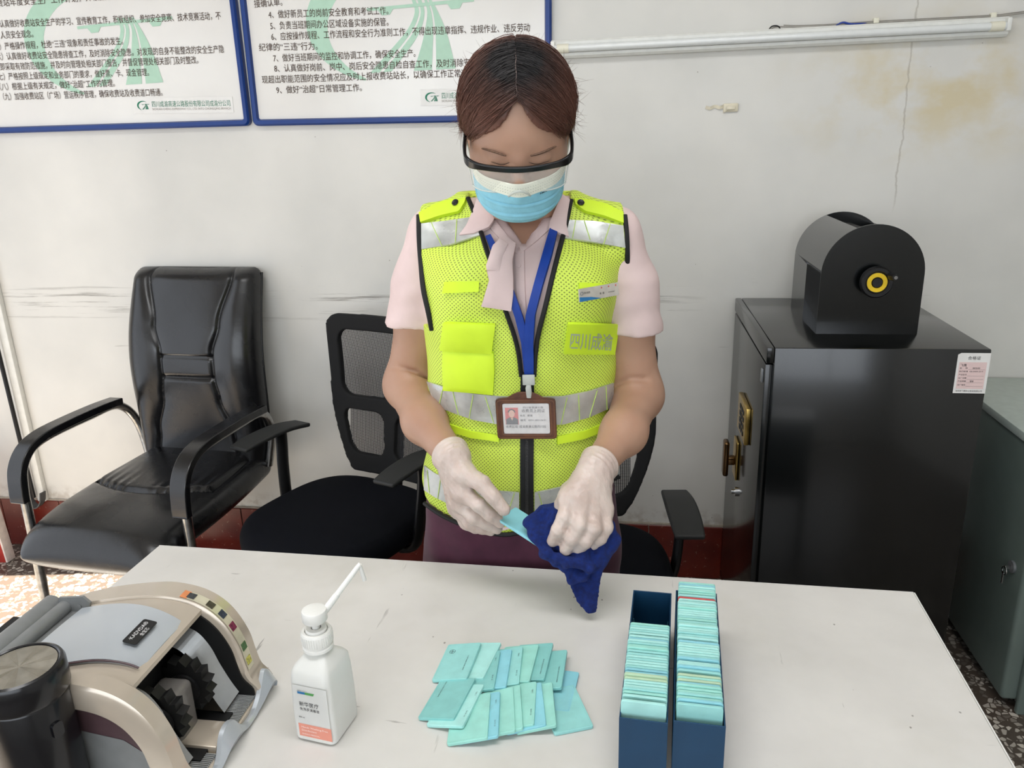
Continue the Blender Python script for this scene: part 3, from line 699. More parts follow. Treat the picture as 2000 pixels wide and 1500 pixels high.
def outer(X, Z):
    hw = .232-.07*np.clip((.72-Z)/.22, 0, 1)**1.6; k = X/hw*.232
    return sd_rr(k, Z+.10*k*k, 0, .735, .232, .255, .05)
def back_f(X, Y, Z):
    o = outer(X, Z); hwz = .232-.07*np.clip((.72-Z)/.22, 0, 1)**1.6; k = X/hwz*.232
    h1 = sd_rr(k, Z+.08*k*k, 0, .832, .188, .108, .04)
    lw = sd_rr(np.abs(k)*1.0, Z, .108, .607, .084, .070, .035)
    d2 = np.maximum(o, -np.minimum(h1, lw)); d = np.maximum(d2, np.abs(Y-backy(X, Z))-.011)
    sp = np.maximum(np.maximum(np.abs(X)-.03, np.abs(Z-.60)-.14), np.abs(Y-backy(X, Z)-.018)-.014)
    return np.minimum(d, sp)
def make_mesh_chair(label, loc, rz, az):
    t = thing('office_chair', label, 'chair', loc, rz, 'mesh back office chairs')
    def put(n, m, *a, **k): return sdf_obj(n, *a, m, t, **k)
    sdf_obj('backrest', back_f, (-.25, .15, .44), (.25, .34, 1.02), .0045, M_BFAB, t)
    b = MB(); xs = np.linspace(-.20, .20, 14); zs = np.linspace(.53, .95, 14)
    b.grid([[(x*(1 if z > .7 else .82), float(backy(x, z))+.003, z) for x in xs] for z in zs]); b.build('back_mesh', M_MESH, t)
    def seat(X, Y, Z):
        e = (np.abs(X)/.25)**3.2+(np.abs(Y+.01)/.25)**3.0; top = .465+.012*np.clip(1-e, 0, 1)-.03*np.clip((-Y-.12)/.14, 0, 1)**2
        rr = (e**(1/3.)-1)*.23
        q1 = rr+.03; q2 = np.abs(Z-(top-.035))-.035+.03
        return np.sqrt(np.maximum(q1, 0)**2+np.maximum(q2, 0)**2)+np.minimum(np.maximum(q1, q2), 0)-.03
    sdf_obj('seat', seat, (-.28, -.29, .37), (.28, .27, .50), .007, M_FAB, t, it=2)
    b = MB(); b.box((-.20, -.19, .375), (.20, .18, .395), .008); b.build('seat_shell', M_BLACKP, t)
    for s in (-1, 1):
        b = MB(); pad = catmull([(.27*s, -.115, az-.006), (.27*s, -.04, az+.003), (.27*s, .06, az+.003), (.27*s, .15, az-.012)], 5); n = len(pad)
        b.ribbon(pad, (1, 0, 0), [.058+.022*math.sin(PI*(.15+.75*i/n)) for i in range(n)], .013); o = b.build('arm_pad', M_ARMP, t); mo = o.modifiers.new('b', 'BEVEL'); mo.width = .005; mo.segments = 3
        b = MB(); P = catmull([(.27*s, .055, az-.008), (.272*s, .055, az-.05), (.268*s, .045, az-.13), (.25*s, .03, .40), (.20*s, .02, .375)], 5)
        b.tube(P, [.034]+[.022]*(len(P)-1), 14, flat=.55, upv=(1, 0, 0)); b.build('arm_support', M_BLACKP, t)
    b = MB(); b.tube(catmull([(0, .10, .38), (0, .20, .37), (0, .262, .42), (0, .268, .60)], 6), .022, 12, flat=.6); b.build('back_bracket', M_BLACKP, t)
    b = MB(); b.tube([(0, 0, .10), (0, 0, .375)], .022, 20); b.tube([(0, 0, .08), (0, 0, .22)], .03, 20); b.build('gas_lift', M_BLACKP, t)
    for i in range(5):
        a = 2*PI*i/5+.3; c, s = math.cos(a), math.sin(a)
        b = MB(); b.tube([(0, 0, .095), (c*.15, s*.15, .085), (c*.28, s*.28, .06)], [.03, .022, .014], 10, flat=.8); lg = b.build('leg', M_BLACKP, t)
        b = MB(); b.tube([(c*.28-s*.025, s*.28+c*.025, .025), (c*.28+s*.025, s*.28-c*.025, .025)], .025, 18); b.build('castor', M_BLACKP, lg)
    return t
make_mesh_chair('black mesh back office chair with dark blue seat, between armchair and person', (-.83, 2.0, 0), -.38, .655)
make_mesh_chair('black mesh back office chair directly behind the person', (-.125, 1.765, 0), .09, .60)
# ================================================================== teal plastic cards
def card_mat(name, c):
    k = NT(name); v = k.mapping(); oi = k.n.new('ShaderNodeObjectInfo'); w = k.n.new('ShaderNodeVectorMath'); w.operation = 'ADD'; k.link(v, w.inputs[0]); k.link(oi.outputs['Location'], w.inputs[1]); v = w.outputs[0]
    a = srgb(c); d = tuple(x*.88 for x in a[:3])+(1,)
    col = k.mix(k.ramp(k.noise(v, 45, 4), .35, .7), a, d)
    col = k.mix(k.math('MULTIPLY', k.ramp(k.noise(v, 22, 5, .65), .6, .75), .22), col, srgb(112, 140, 132))
    k.col(col); k.rough(.42); return k.m
CM = [card_mat('teal_card_plastic', (152, 214, 210)), card_mat('green_teal_card_plastic', (156, 218, 206)), card_mat('blue_teal_card_plastic', (142, 208, 220)), card_mat('deep_teal_card_plastic', (136, 200, 196)), card_mat('pale_teal_card_plastic', (172, 228, 222))]
M_YELC = card_mat('yellowed_card_plastic', (184, 212, 180)); M_REDE = mat('red_card_plastic', (196, 74, 74), .45)
M_PRINT = mat('faded_black_print', (70, 92, 92), .6, var=0)
CT = .0044; CL = .0856; CW = .054
def card_mesh(m):
    mb = MB(); mb.prism(rrect(0, 0, CW, CL, .0032, 4), 0, CT, bev=.0005, seg=1)
    # shallow raised border line
    o = mb.build('plastic_card', m, ang=30); me = o.data; bpy.data.objects.remove(o); return me
CME = [card_mesh(m) for m in CM]; YME = card_mesh(M_YELC); RME = card_mesh(M_REDE)
def rim_mesh():
    mb = MB(); a = rrect(.0022, .0022, CW-.0022, CL-.0022, .002, 3); b_ = rrect(.0029, .0029, CW-.0029, CL-.0029, .002, 3)
    mb.grid([[(p[0], p[1], CT) for p in a], [(p[0], p[1], CT+.00022) for p in a], [(p[0], p[1], CT+.00022) for p in b_], [(p[0], p[1], CT) for p in b_]], closed_v=True)
    return mb
# spread cards: (right far corner, right near corner, tilt rise at the right edge, base height, material, print)
Z4 = lambda u, v: (810+u/5.556, 1230+v/5.556)
rear = [((735, 135), (575, 535), 0, 'a'), ((960, 125), (745, 545), 4, ''), ((944, 222), (872, 640), 3, 'b'), ((1067, 217), (1005, 612), 2, ''), ((1187, 175), (1143, 588), 0, 'b'), ((1357, 172), (1262, 545), 1, ''), ((1517, 140), (1418, 540), 3, 'c'), ((1667, 225), (1607, 618), 3, 'c'), ((1780, 487), (1690, 870), 2, '')]
front = [((672, 530), (437, 970), 3, 'd'), ((770, 590), (532, 1055), 4, 'b'), ((838, 672), (802, 1180), 1, ''), ((940, 675), (920, 1140), 2, 'b'), ((1082, 618), (1107, 1090), 1, ''), ((1157, 590), (1190, 1070), 1, ''), ((1337, 545), (1307, 1045), 1, 'b'), ((1385, 555), (1443, 1040), 2, ''), ((1503, 560), (1553, 1040), 1, ''), ((1735, 605), (1937, 1035), 0, '')]
ordn = ['leftmost', 'second from left', 'third from left', 'fourth from left', 'fifth from left', 'sixth from left', 'seventh from left', 'eighth from left', 'ninth from left', 'rightmost']
def spread(row, rowname, lift):
    n = len(row)
    for i, (tr, br, mi, pr) in enumerate(row):
        last = i == n-1
        rise = 0 if last else .0105; zt = TZ+CT+rise+lift
        A = PZ(*Z4(*tr), zt); B = PZ(*Z4(*br), zt); d = (A-B); d.z = 0; d.normalize(); mid = (A+B)/2; mid.z = TZ+rise+lift+.0004
        w = Vector((-d.y, d.x, 0))                                # to the left of the long edge
        left = mid+w*CW; left.z = TZ+lift+.0004
        xax = (mid-left).normalized(); T = frame(left-d*CL/2, xax, d)
        nm = ordn[i] if not last else 'rightmost'
        c = link_mesh('plastic_card', CME[mi], None, None); c.matrix_world = T; c.rotation_mode = 'XYZ'
        tag(c, f'teal plastic card lying in the {rowname} fanned row on the desk, {nm}', 'card', 'teal cards fanned out on the desk')
        rm = rim_mesh().build('raised_rim', CM[mi], c, smooth=False)
        if pr == 'a':
            lettering('printed_number', [('5005 0012 9804 6014', .0, 0, .0026, .034)], M_PRINT, c, TR((.043, .020, CT), (0, 0, PI/2)), .0003)
            q = MB(); q.tube([(.013+.0045*math.cos(a), .066+.0045*math.sin(a), CT+.0002) for a in [2*PI*k/20 for k in range(20)]], .0003, 4, closed=True); q.box((.0095, .0655, CT), (.0165, .0662, CT+.0003)); q.box((.0125, .0618, CT), (.0132, .0702, CT+.0003)); q.build('printed_emblem', M_PRINT, c)
        elif pr == 'b': lettering('printed_number', [('01 6143', 0, 0, .003, .012), ('1345-', .043, 0, .003, .009)], M_PRINT, c, TR((.050, .018, CT), (0, 0, PI/2)), .0003)
        elif pr == 'c': lettering('printed_number', [('0405 0150 2105 3018', 0, 0, .0027, .034)], M_PRINT, c, TR((.047, .012, CT), (0, 0, PI/2)), .0003)
        elif pr == 'd': lettering('printed_number', [('5005 0012 9817 1022', 0, 0, .0026, .034)], M_PRINT, c, TR((.013, .043, CT), (0, 0, PI/2)), .0003)
spread(front, 'front', 0); spread(rear, 'rear', 0)
# ================================================================== two blue card boxes
M_BOX = mat('petrol_blue_plastic', (6, 56, 88), .5, var=.1, nscale=14, spec=.5)
RIM = .833
def card_box(label, fl, rz, w, L, fill, glabel, front_label, gaps, special):
    t = thing('card_box', label, 'box', (fl.x, fl.y, TZ+.0003), rz, 'blue boxes for the teal cards'); H = RIM-TZ; th = .0018
    for nm, lo, hi in (('front_panel', (0, 0, 0), (w, th, H)), ('back_panel', (0, L-th, 0), (w, L, H)), ('side_panel', (0, th, 0), (th, L-th, H-.0005)), ('side_panel', (w-th, th, 0), (w, L-th, H-.0005)), ('base_panel', (th, th, 0), (w-th, L-th, .0122))):
        b = MB(); b.box(lo, hi, .0005, 1); b.build(nm, M_BOX, t)
    if not special:
        b = MB(); b.ribbon([(.004, L*.80, .070), (.010, L*.82, .0132), (w-.010, L*.82, .0132), (w-.004, L*.80, .070)], (0, 1, 0), .0008, .0006); b.build('inner_rib', mat('pale_blue_rib', (90, 150, 170), .5), t)
    Rm = Matrix.Rotation(rz, 3, 'Z'); y = th+.002; n = 0; tilt = math.radians(3)
    side_w = 'right' if special else 'left'
    while y < fill-CT:
        k = random.random(); z0 = .0130+TZ+random.choice((0, 0, 0, .0004, .0012, .002)); x0 = (w-CW)/2+random.uniform(-.0006, .0006)
        me = YME if n in special_y[glabel] else random.choice(CME[:2]+CME[4:]+CME[4:]+CME[4:]+CME[:2]+CME[2:3])
        if special and n == special[0]: me = RME
        c = link_mesh('plastic_card', me, None, None)
        loc = Vector((fl.x, fl.y, 0))+Rm @ Vector((x0, y+CT+.0032, 0)); loc.z = z0+.0003
        c.matrix_world = Matrix.Translation(loc) @ Matrix.Rotation(rz+random.uniform(-.004, .004), 4, 'Z') @ Matrix.Rotation(PI/2-tilt+random.uniform(-.003, .003)*0, 4, 'X')
        if n == 0: tag(c, front_label, 'card', glabel)
        elif me is RME: tag(c, 'red-edged card standing among the teal cards in the right blue box', 'card', glabel)
        elif me is YME: tag(c, f'yellowed card, {ordinal(n+1)} from the front in the {side_w} blue box', 'card', glabel)
        else: tag(c, f'teal plastic card, {ordinal(n+1)} from the front in the {side_w} blue box', 'card', glabel)
        y += CT+.0009+(gaps.get(n, 0)); n += 1
    return n
def ordinal(n):
    o = ['', 'first', 'second', 'third', 'fourth', 'fifth', 'sixth', 'seventh', 'eighth', 'ninth', 'tenth', 'eleventh', 'twelfth', 'thirteenth', 'fourteenth', 'fifteenth', 'sixteenth', 'seventeenth', 'eighteenth', 'nineteenth']
    t = {2: 'twent', 3: 'thirt', 4: 'fort', 5: 'fift', 6: 'sixt'}
    return o[n] if n < 20 else (t[n//10]+'ieth' if n % 10 == 0 else t[n//10]+'y-'+o[n % 10])
special_y = {'teal cards standing in the left box': (7, 8), 'teal cards standing in the right box': (8, 10)}
n1 = card_box('petrol blue plastic card box on the left, its rear third empty', PZ(1209, 1402, RIM), -.065, .0575, .281, .172, 'teal cards standing in the left box', 'frontmost teal card in the left blue box, standing clear of the rest', {0: .0045, 1: .001, 9: .0012, 16: .001, 23: .0025, 28: .004}, None)
n2 = card_box('petrol blue plastic card box on the right, packed full with cards', PZ(1315, 1408, RIM), -.065, .0605, .285, .281, 'teal cards standing in the right box', 'frontmost card in the right blue box, with a rounded corner and print', {0: .001, 10: .004, 14: .002, 22: .003, 30: .0012, 42: .003, 46: .001}, (41,))
# ================================================================== hand sanitiser bottle
def bottle_mat():
    k = NT('translucent_white_plastic'); k.col(k.mix(k.ramp(k.noise(k.mapping(), 12), .3, .7), srgb(230, 230, 225), srgb(238, 238, 234))); k.rough(.28)
    k.b.inputs['Transmission Weight'].default_value = .15; k.b.inputs['IOR'].default_value = 1.3; k.b.inputs['Subsurface Weight'].default_value = .3; k.b.inputs['Subsurface Radius'].default_value = (.02, .02, .02); return k.m
M_BOT = bottle_mat(); M_PUMP = mat('white_pump_plastic', (230, 229, 224), .35, var=.03)
bt = thing('sanitiser_bottle', 'translucent white hand sanitiser bottle with long pump spout', 'bottle', (-.391, .822, TZ+.0005), -.16)
def rr_ring(hx, hy, r, z, n=6, ox=0, oy=0): return [(p[0]+ox, p[1]+oy, z) for p in rrect(-hx, -hy, hx, hy, r, n)]
hx, hy = .0305, .0335
rings = [rr_ring(hx-.006, hy-.006, .006, 0), rr_ring(hx-.001, hy-.001, .008, .002), rr_ring(hx, hy, .009, .006), rr_ring(hx, hy, .009, .05), rr_ring(hx-.0015, hy-.001, .009, .088), rr_ring(hx-.003, hy-.002, .009, .103), rr_ring(hx-.006, hy-.006, .009, .109),
         rr_ring(hx-.013, hy-.015, .009, .117), rr_ring(.0125, .0125, .0115, .122), rr_ring(.0115, .0115, .0114, .124), rr_ring(.0115, .0115, .0114, .131)]
m_ = ring_solid(rings); m_.build('body', M_BOT, bt, ang=50)
PS = Matrix.Diagonal((1.2, 1.2, 1, 1))
b = MB(); b.lathe([(.0135, .124), (.0165, .1255), (.0165, .129), (.015, .1305), (.0155, .132), (.0165, .134), (.0165, .149), (.0155, .151), (.0125, .151), (.0125, .1485), (.0115, .1485), (.0115, .153), (.0105, .1545), (.0055, .1545), (.0055, .150), (.0001, .150)], 40, T=PS); cp = b.build('cap', M_PUMP, bt)
b = MB()
for i in range(40): a = 2*PI*i/40; b.box((-.0005, .0163, .135), (.0005, .017, .148), T=PS @ Matrix.Rotation(a, 4, 'Z'))
b.build('grip_rib', M_PUMP, cp, kind='stuff')
b = MB(); b.lathe([(.0045, .148), (.0045, .160), (.0055, .162), (.0055, .165), (.0001, .165)], 24, T=PS); b.build('pump_stem', M_PUMP, bt)
b = MB(); b.lathe([(.0055, .1645), (.0125, .1652), (.0135, .167), (.0135, .178), (.0128, .1802), (.0112, .181), (.0001, .181)], 40, T=PS); b.build('pump_head', M_PUMP, bt)
Mb = parent_world(bt).inverted(); e0 = Mb @ Vector(PY(702, 1103, .868)); e1 = Mb @ Vector(PY(712, 1133, .872))
st0 = Vector((0.009, .009, .173)); b = MB(); pp = [st0, st0.lerp(e0, .35), st0.lerp(e0, .36), st0.lerp(e0, .93), e0, e0.lerp(e1, .12)]; b.tube(pp, [.0048, .0045, .0038, .0034, .0032, .0030], 14); b.tube([e0, e0.lerp(e1, .2), e1], [.003, .0028, .0028], 14); b.build('spout', M_PUMP, bt)
T = frame((-hx+.001, -hy-.0004, .0), (1, 0, 0), (0, 0, 1))
M_LBL = mat('clear_white_label', (226, 226, 219), .3, var=.02); M_SAL = mat('salmon_label', (226, 148, 128), .45, var=.03)
b = MB(); b.box((.007, .008, 0), (.056, .088, .00012), T=T); lb = b.build('label', M_BOT, bt, smooth=False)
b = MB(); b.box((.009, .009, .0003), (.057, .0285, .0005), T=T); b.build('salmon_panel', M_SAL, lb, smooth=False)
b = MB(); b.prism([(.0135, .0755), (.0245, .0755), (.0245, .079), (.0135, .079)], .0003, .0005, T=T); b.build('blue_mark', mat('blue_print', (40, 110, 160), .5, var=0), lb, smooth=False)
b = MB(); b.prism([(.0245, .0755), (.0365, .0755), (.038, .079), (.0245, .079)], .0003, .0005, T=T); b.build('green_mark', mat('green_print', (80, 150, 80), .5, var=0), lb, smooth=False)
lettering('printed_text', [('新华医疗', .014, .0575, .0075, .0285), ('免洗手消毒液', .0142, .0505, .0052, .0285), ('500 ml', .011, .038, .0030, .0085)], M_BLKINK, lb, T, .0006)
lettering('printed_text', [('SHINVA MEDICAL', .0137, .0800, .0016, .015)], M_BLKINK, lb, T, .0006)
M_PALE = mat('pale_print', (248, 232, 226), .5, var=0)
lettering('printed_text', [('Hands Washing-Free', .013, .0225, .0040, .039), ('Disinfectant', .013, .0175, .0040, .022), ('SHINVA MEDICAL', .013, .012, .0030, .026)], M_PALE, lb, T, .0007)
# ================================================================== thermos cup
_c = PZ(46, 1303, .955); cx_, cy_ = _c.x-.006, _c.y
th_ = thing('thermos_cup', 'black thermos cup with brushed steel lid top at the left corner', 'cup', (cx_, cy_, TZ+.0005)); th_.scale = (1, 1, (.955-TZ)/.2185)
M_THB = mat('black_lacquer', (13, 13, 17), .26, var=.1, coat=.2); M_BRU = None
def brushed():
    k = NT('brushed_steel_disc'); v = k.mapping(); x, y, z = k.sep(v); a = k.math('ARCTAN2', y, x)
    k.col(k.mix(k.ramp(k.noise(v, 60, 3), .35, .7), srgb(176, 172, 162), srgb(196, 192, 182))); k.b.inputs['Metallic'].default_value = 1.; k.rough(k.ramp(k.math('SINE', k.math('MULTIPLY', a, 7)), -1, 1, .24, .38))
    k.b.inputs['Anisotropic'].default_value = .6; return k.m
M_BRU = brushed(); cR = .044
b = MB(); b.lathe([(cR-.006, 0), (cR-.002, .002), (cR-.001, .01), (cR-.0005, .178), (cR-.0015, .180), (.0001, .180)], 56); b.build('body', M_THB, th_)
b = MB(); b.lathe([(cR-.004, .1805), (cR+.001, .182), (cR+.0025, .186), (cR+.002, .214), (cR, .2185), (cR-.003, .220), (cR-.0045, .2185), (cR-.0045, .2165), (.0001, .2165)], 56); lid = b.build('lid', M_THB, th_)
b = MB(); b.lathe([(cR-.0055, .2168), (cR-.0057, .2182), (.0001, .2182)], 56); b.build('steel_disc', M_BRU, lid)
b = MB(); b.prism(rrect(-.006, .0, .006, .02, .004, 4), 0, .004, T=TR((cR*.93, cR*-.30, .135), (PI/2, 0, PI/2-.3))); b.build('catch', M_THB, th_)
# ================================================================== banknote counter
M_CHAMP = mat('champagne_lacquer', (196, 184, 168), .25, .35, var=.04, nscale=8, coat=.6); M_SILV = mat('silver_blue_lacquer', (188, 194, 200), .3, .35, var=.04, nscale=6, coat=.5)
M_MGREY = mat('mid_grey_plastic', (128, 130, 130), .35, .1, var=.05); M_PLUM = mat('plum_trim', (82, 62, 66), .35)
nc = thing('banknote_counter', 'champagne and silver banknote counting machine with black finger wheels', 'machine', (-.69, .78, TZ+.0005))
ox, oy, oz = -.69, .78, TZ
def L_(x, y, z): return (x-ox, y-oy, z-oz)
prof = [(-.500, .750), (-.498, .772), (-.512, .790), (-.518, .812), (-.524, .842), (-.538, .872), (-.556, .893), (-.580, .907), (-.610, .914), (-.640, .915), (-.690, .908), (-.740, .897), (-.790, .880), (-.835, .855), (-.865, .825), (-.880, .79), (-.882, .750)]
pc = catmull([(x, z, 0) for x, z in prof], 4); prof_s = [(p.x, p.y) for p in pc]
def inset(pts, d):
    cxx, czz = -.69, .80; return [(cxx+(x-cxx)*(1-d/.19), max(.752, czz+(z-czz)*(1-d/.11))) for x, z in pts]
def cheek(y0, y1, name, out_s):
    b = MB(); ro = prof_s; ri = inset(prof_s, .004); n = len(ro)
    rows = [[L_(x, y0, z) for x, z in ri], [L_(x, y0+.003, z) for x, z in ro], [L_(x, y1-.003, z) for x, z in ro], [L_(x, y1, z) for x, z in ri]]
    b.grid(rows, closed_v=True); i2 = inset(prof_s, .030); yo = y0 if out_s < 0 else y1; yi = yo+.012*(-out_s)
    b.grid([rows[0] if out_s < 0 else rows[3], [L_(x, yo, z) for x, z in i2], [L_(x, yi, z) for x, z in inset(prof_s, .033)]], closed_v=True)
    b.add([L_(x, yi, z) for x, z in inset(prof_s, .033)], [tuple(range(n))]); r = rows[3] if out_s < 0 else rows[0]; b.add(r, [tuple(range(n))])
    return b.build(name, M_CHAMP, nc, ang=40)
ck1 = cheek(.853, .893, 'side_cheek', 1); ck2 = cheek(.669, .697, 'side_cheek', -1)
b = MB(); i3 = inset(prof_s, .036); b.prism([(x-ox, z-oz) for x, z in i3], -(.6805-oy), -(.6795-oy), T=Matrix.Rotation(PI/2, 4, 'X')); b.build('side_recess', M_PLUM, ck2, smooth=False)
b = MB(); b.add([L_(x, .6790, z) for x, z in ((-.86, .752), (-.50, .752), (-.53, .80), (-.58, .835), (-.66, .848), (-.76, .836), (-.85, .80))], [tuple(range(7))]); b.build('side_panel', M_MGREY, ck2, smooth=False)
# top cover, silver in the middle
def zt_(x):
    for (a, za), (b__, zb) in zip(prof_s, prof_s[1:]):
        if (a-x)*(b__-x) <= 0 and za > .80 and abs(a-b__) > 1e-9: return za+(zb-za)*(x-a)/(b__-a)
    return .9
XF = -.574; XB = -.735
def cover(ya, yb, lift, th, x0, x1, name, m, bulge=.0):
    rows = []; N = 24
    for i in range(N+1):
        t = i/N; x = x0+(x1-x0)*t; a = ya(t); c = yb(t); M2 = 14; row = []
        for k in range(M2+1): s = k/M2; y = a+(c-a)*s; row.append(L_(x, y, zt_(x)+lift+bulge*math.sin(PI*s)-(.006*(1-t*4)**2 if t < .25 and lift > .001 else 0)))
        row += [(p[0], p[1], p[2]-th) for p in row[::-1]]; rows.append(row)
    b = MB(); b.grid(rows, closed_v=True); b.add(rows[0], [tuple(range(len(rows[0])))]); b.add(rows[-1], [tuple(range(len(rows[0])))]); return b.build(name, m, nc, ang=40)
cover(lambda t: .697, lambda t: .853, -.0035, .006, XF+.006, XB, 'top_cover', M_CHAMP, .0)
wv = lambda t: .012*math.sin(PI*min(1, t*1.6)-.2)
cover(lambda t: .722-.016*(1-math.cos(PI*min(1, t*1.3)))/2+0*t, lambda t: .820+.018*(1-math.cos(PI*min(1, t*1.3)))/2, .0015, .006, XF, XB, 'silver_cover', M_SILV, .002)
b = MB(); e1_ = [L_(XF+(XB-XF)*t, .7205-.016*(1-math.cos(PI*min(1, t*1.3)))/2, zt_(XF+(XB-XF)*t)+.0005) for t in [i/20 for i in range(21)]]; b.tube(e1_, .0014, 6); b.build('cover_trim', M_PLUM, nc)
# black name badge
xb, yb = -.600, .770; sl = math.atan2(zt_(xb-.01)-zt_(xb+.01), .02)
T = frame(L_(xb+.008, yb-.024, zt_(xb)+.0042), (0, 1, 0), (-math.cos(sl), 0, math.sin(sl)))
b = MB(); b.prism(rrect(0, 0, .048, .019, .003, 4), 0, .0012, T=T, bev=.0003, seg=1); bd_ = b.build('name_badge', M_BLACKP, nc)
M_WINK = mat('white_ink', (226, 226, 226), .5, var=0); lettering('printed_text', [('·KADVDA®', .005, .0093, .0075, .038), ('金宝芯', .017, .0022, .006, .016)], M_WINK, bd_, T, .0015)
b = MB(); b.prism([(x-ox, z-oz) for x, z in inset(prof_s, .010)], -(.8528-oy), -(.8500-oy), T=Matrix.Rotation(PI/2, 4, 'X')); b.build('inner_liner', M_DARK, nc, smooth=False)
# interior and ribbed note guides
b = MB(); b.box(L_(-.86, .697, .751), L_(-.600, .853, .868)); b.build('inner_body', M_DARK, nc)
def ribbed(y0, y1, name):
    path = catmull([(-.628, .868), (-.600, .870), (-.578, .862), (-.562, .842), (-.552, .815), (-.540, .788), (-.530, .772)] and [Vector((x, z, 0)) for x, z in [(-.628, .868), (-.600, .872), (-.578, .864), (-.562, .842), (-.552, .815), (-.540, .788), (-.530, .770)]], 5)
    n = max(4, int((y1-y0)/.0016)); rows = []
    for p in path:
        rows.append([L_(p.x+(.0007 if k % 2 else 0), y0+(y1-y0)*k/(2*n), p.y+(.0007 if k % 2 else 0)) for k in range(2*n+1)])
    b = MB(); b.grid(rows); return b.build(name, M_RIB, nc, smooth=False)
M_RIB = mat('ribbed_grey_plastic', (176, 178, 178), .28, .4, var=.04)
ribbed(.808, .853, 'note_guide'); ribbed(.697, .728, 'note_guide')
b = MB(); b.box(L_(-.60, .748, .75), L_(-.556, .792, .838), .008, 3); b.build('centre_block', mat('smoked_plastic', (120, 116, 112), .2), nc)
b = MB(); b.box(L_(-.6, .697, .751), L_(-.504, .853, .762), .002); b.box(L_(-.6, .745, .76), L_(-.508, .792, .772), .003); b.build('output_tray', M_CHAMP, nc)
b = MB(); 
for y0, y1 in ((.698, .742), (.795, .852)):
    n = int((y1-y0)/.0028)
    for k in range(n): y = y0+(y1-y0)*(k+.5)/n; b.box(L_(-.532, y-.0008, .7625), L_(-.507, y+.0008, .7655))
b.build('tray_rib', M_RIB, nc, smooth=False, kind='stuff')
M_RUB = mat('black_rubber', (9, 9, 10), .55)
for yw in (.738, .800):
    b = MB(); pts = []; nb = 15
    for i in range(nb*6):
        a = -2*PI*i/(nb*6); f = (i % 6)/6; r = .033+.010*f**1.5; pts.append((r*math.cos(a+f*.25), r*math.sin(a+f*.25)))
    for dy in (-.0095, -.001): b.prism(pts, dy, dy+.0085, T=TR(L_(-.574, yw, .820), (PI/2, 0, 0)))
    b.tube([L_(-.571, yw-.011, .818), L_(-.571, yw+.011, .818)], .022, 20); b.build('finger_wheel', M_RUB, nc, smooth=False)
    b = MB(); b.box(L_(-.575, yw-.012, .762), L_(-.520, yw+.012, .768)); b.build('wheel_slot', M_DARK, nc, smooth=False)
# front fence with horns
ol = [(.890, .752), (.890, .770), (.882, .786), (.874, .790), (.866, .784), (.850, .770), (.835, .762), (.820, .758), (.802, .760), (.790, .770), (.780, .785), (.765, .790), (.750, .785), (.738, .770), (.725, .760), (.708, .760), (.695, .768), (.688, .780), (.680, .787), (.672, .780), (.669, .752)]
ps = catmull([(y, z, 0) for y, z in ol], 4); rows = []
for p in ps:
    y, z = p.x, p.y; h = max(0, z-.752); rows.append([L_(-.508-.004, y, .7505), L_(-.500+.0, y, .7505), L_(-.494+.10*h, y, .752+h*.45), L_(-.496-.12*h, y, z), L_(-.502-.12*h, y, z)])
b = MB(); b.grid(rows, closed_v=True); b.build('front_fence', M_SILV, nc, ang=45)
# feed hopper, roller bar and bracket at the rear
b = MB(); b.tube([L_(-.790, .700, .892), L_(-.790, .852, .892)], .016, 24); b.tube([L_(-.768, .700, .894), L_(-.768, .852, .894)], .010, 20); b.build('roller_bar', M_MGREY, nc)
b = MB(); b.box(L_(-.775, .702, .880), L_(-.737, .850, .888), .002); b.build('hopper_plate', M_MGREY, nc)
b = MB(); b.prism([(-.785, .880), (-.735, .884), (-.728, .903), (-.738, .912), (-.775, .908)], 0, .004, T=TR((-ox, .850-oy, -oz), (PI/2, 0, 0))); b.tube([L_(-.745, .8455, .897), L_(-.745, .8445, .897)], .003, 10); b.build('hopper_bracket', M_MGREY, nc)
# strip of feature stickers on the far cheek
arc = [p for p in prof_s if .80 < p[1] < .912 and p[0] > -.60][::-1]; acc_ = [Vector((p[0], p[1], 0)) for p in arc]
b = MB(); rows = []
for i, p in enumerate(acc_):
    tg = (acc_[min(i+1, len(acc_)-1)]-acc_[max(0, i-1)]).normalized(); nn = Vector((-tg.y, tg.x, 0)); nn = nn if nn.x > 0 else -nn; q = p+nn*.0006; rows.append([L_(q.x, .858, q.y), L_(q.x, .874, q.y)])
b.grid(rows); stp = b.build('sticker_strip', mat('iridescent_sticker', (206, 200, 176), .25, .2), nc, smooth=True)
cols = [(60, 62, 64), (70, 66, 50), (52, 60, 78), (120, 40, 70), (70, 110, 60), (196, 190, 90)]
for i in range(6):
    p = rows; j = int((i+.5)/6*(len(rows)-1)); a_, c_ = Vector(rows[j][0]), Vector(rows[j][1]); tg = (Vector(rows[min(j+1, len(rows)-1)][0])-Vector(rows[max(j-1, 0)][0])).normalized(); T = frame(a_.lerp(c_, .5), (0, 1, 0), -tg)
    b = MB(); b.box((-.0055, -.0055, .0003), (.0055, .0055, .0007), T=T); ic = b.build('icon', mat('icon_print', cols[i], .4, var=.3, nscale=300), stp, smooth=False)
b = MB(); j = 1; T = frame(Vector(rows[0][0]).lerp(Vector(rows[0][1]), .5), (0, 1, 0), (Vector(rows[0][0])-Vector(rows[2][0]))); b.box((-.0078, -.004, .0001), (.0078, .006, .0003), T=T); b.build('orange_flash', mat('orange_foil', (236, 150, 96), .3, .2), stp, smooth=False)
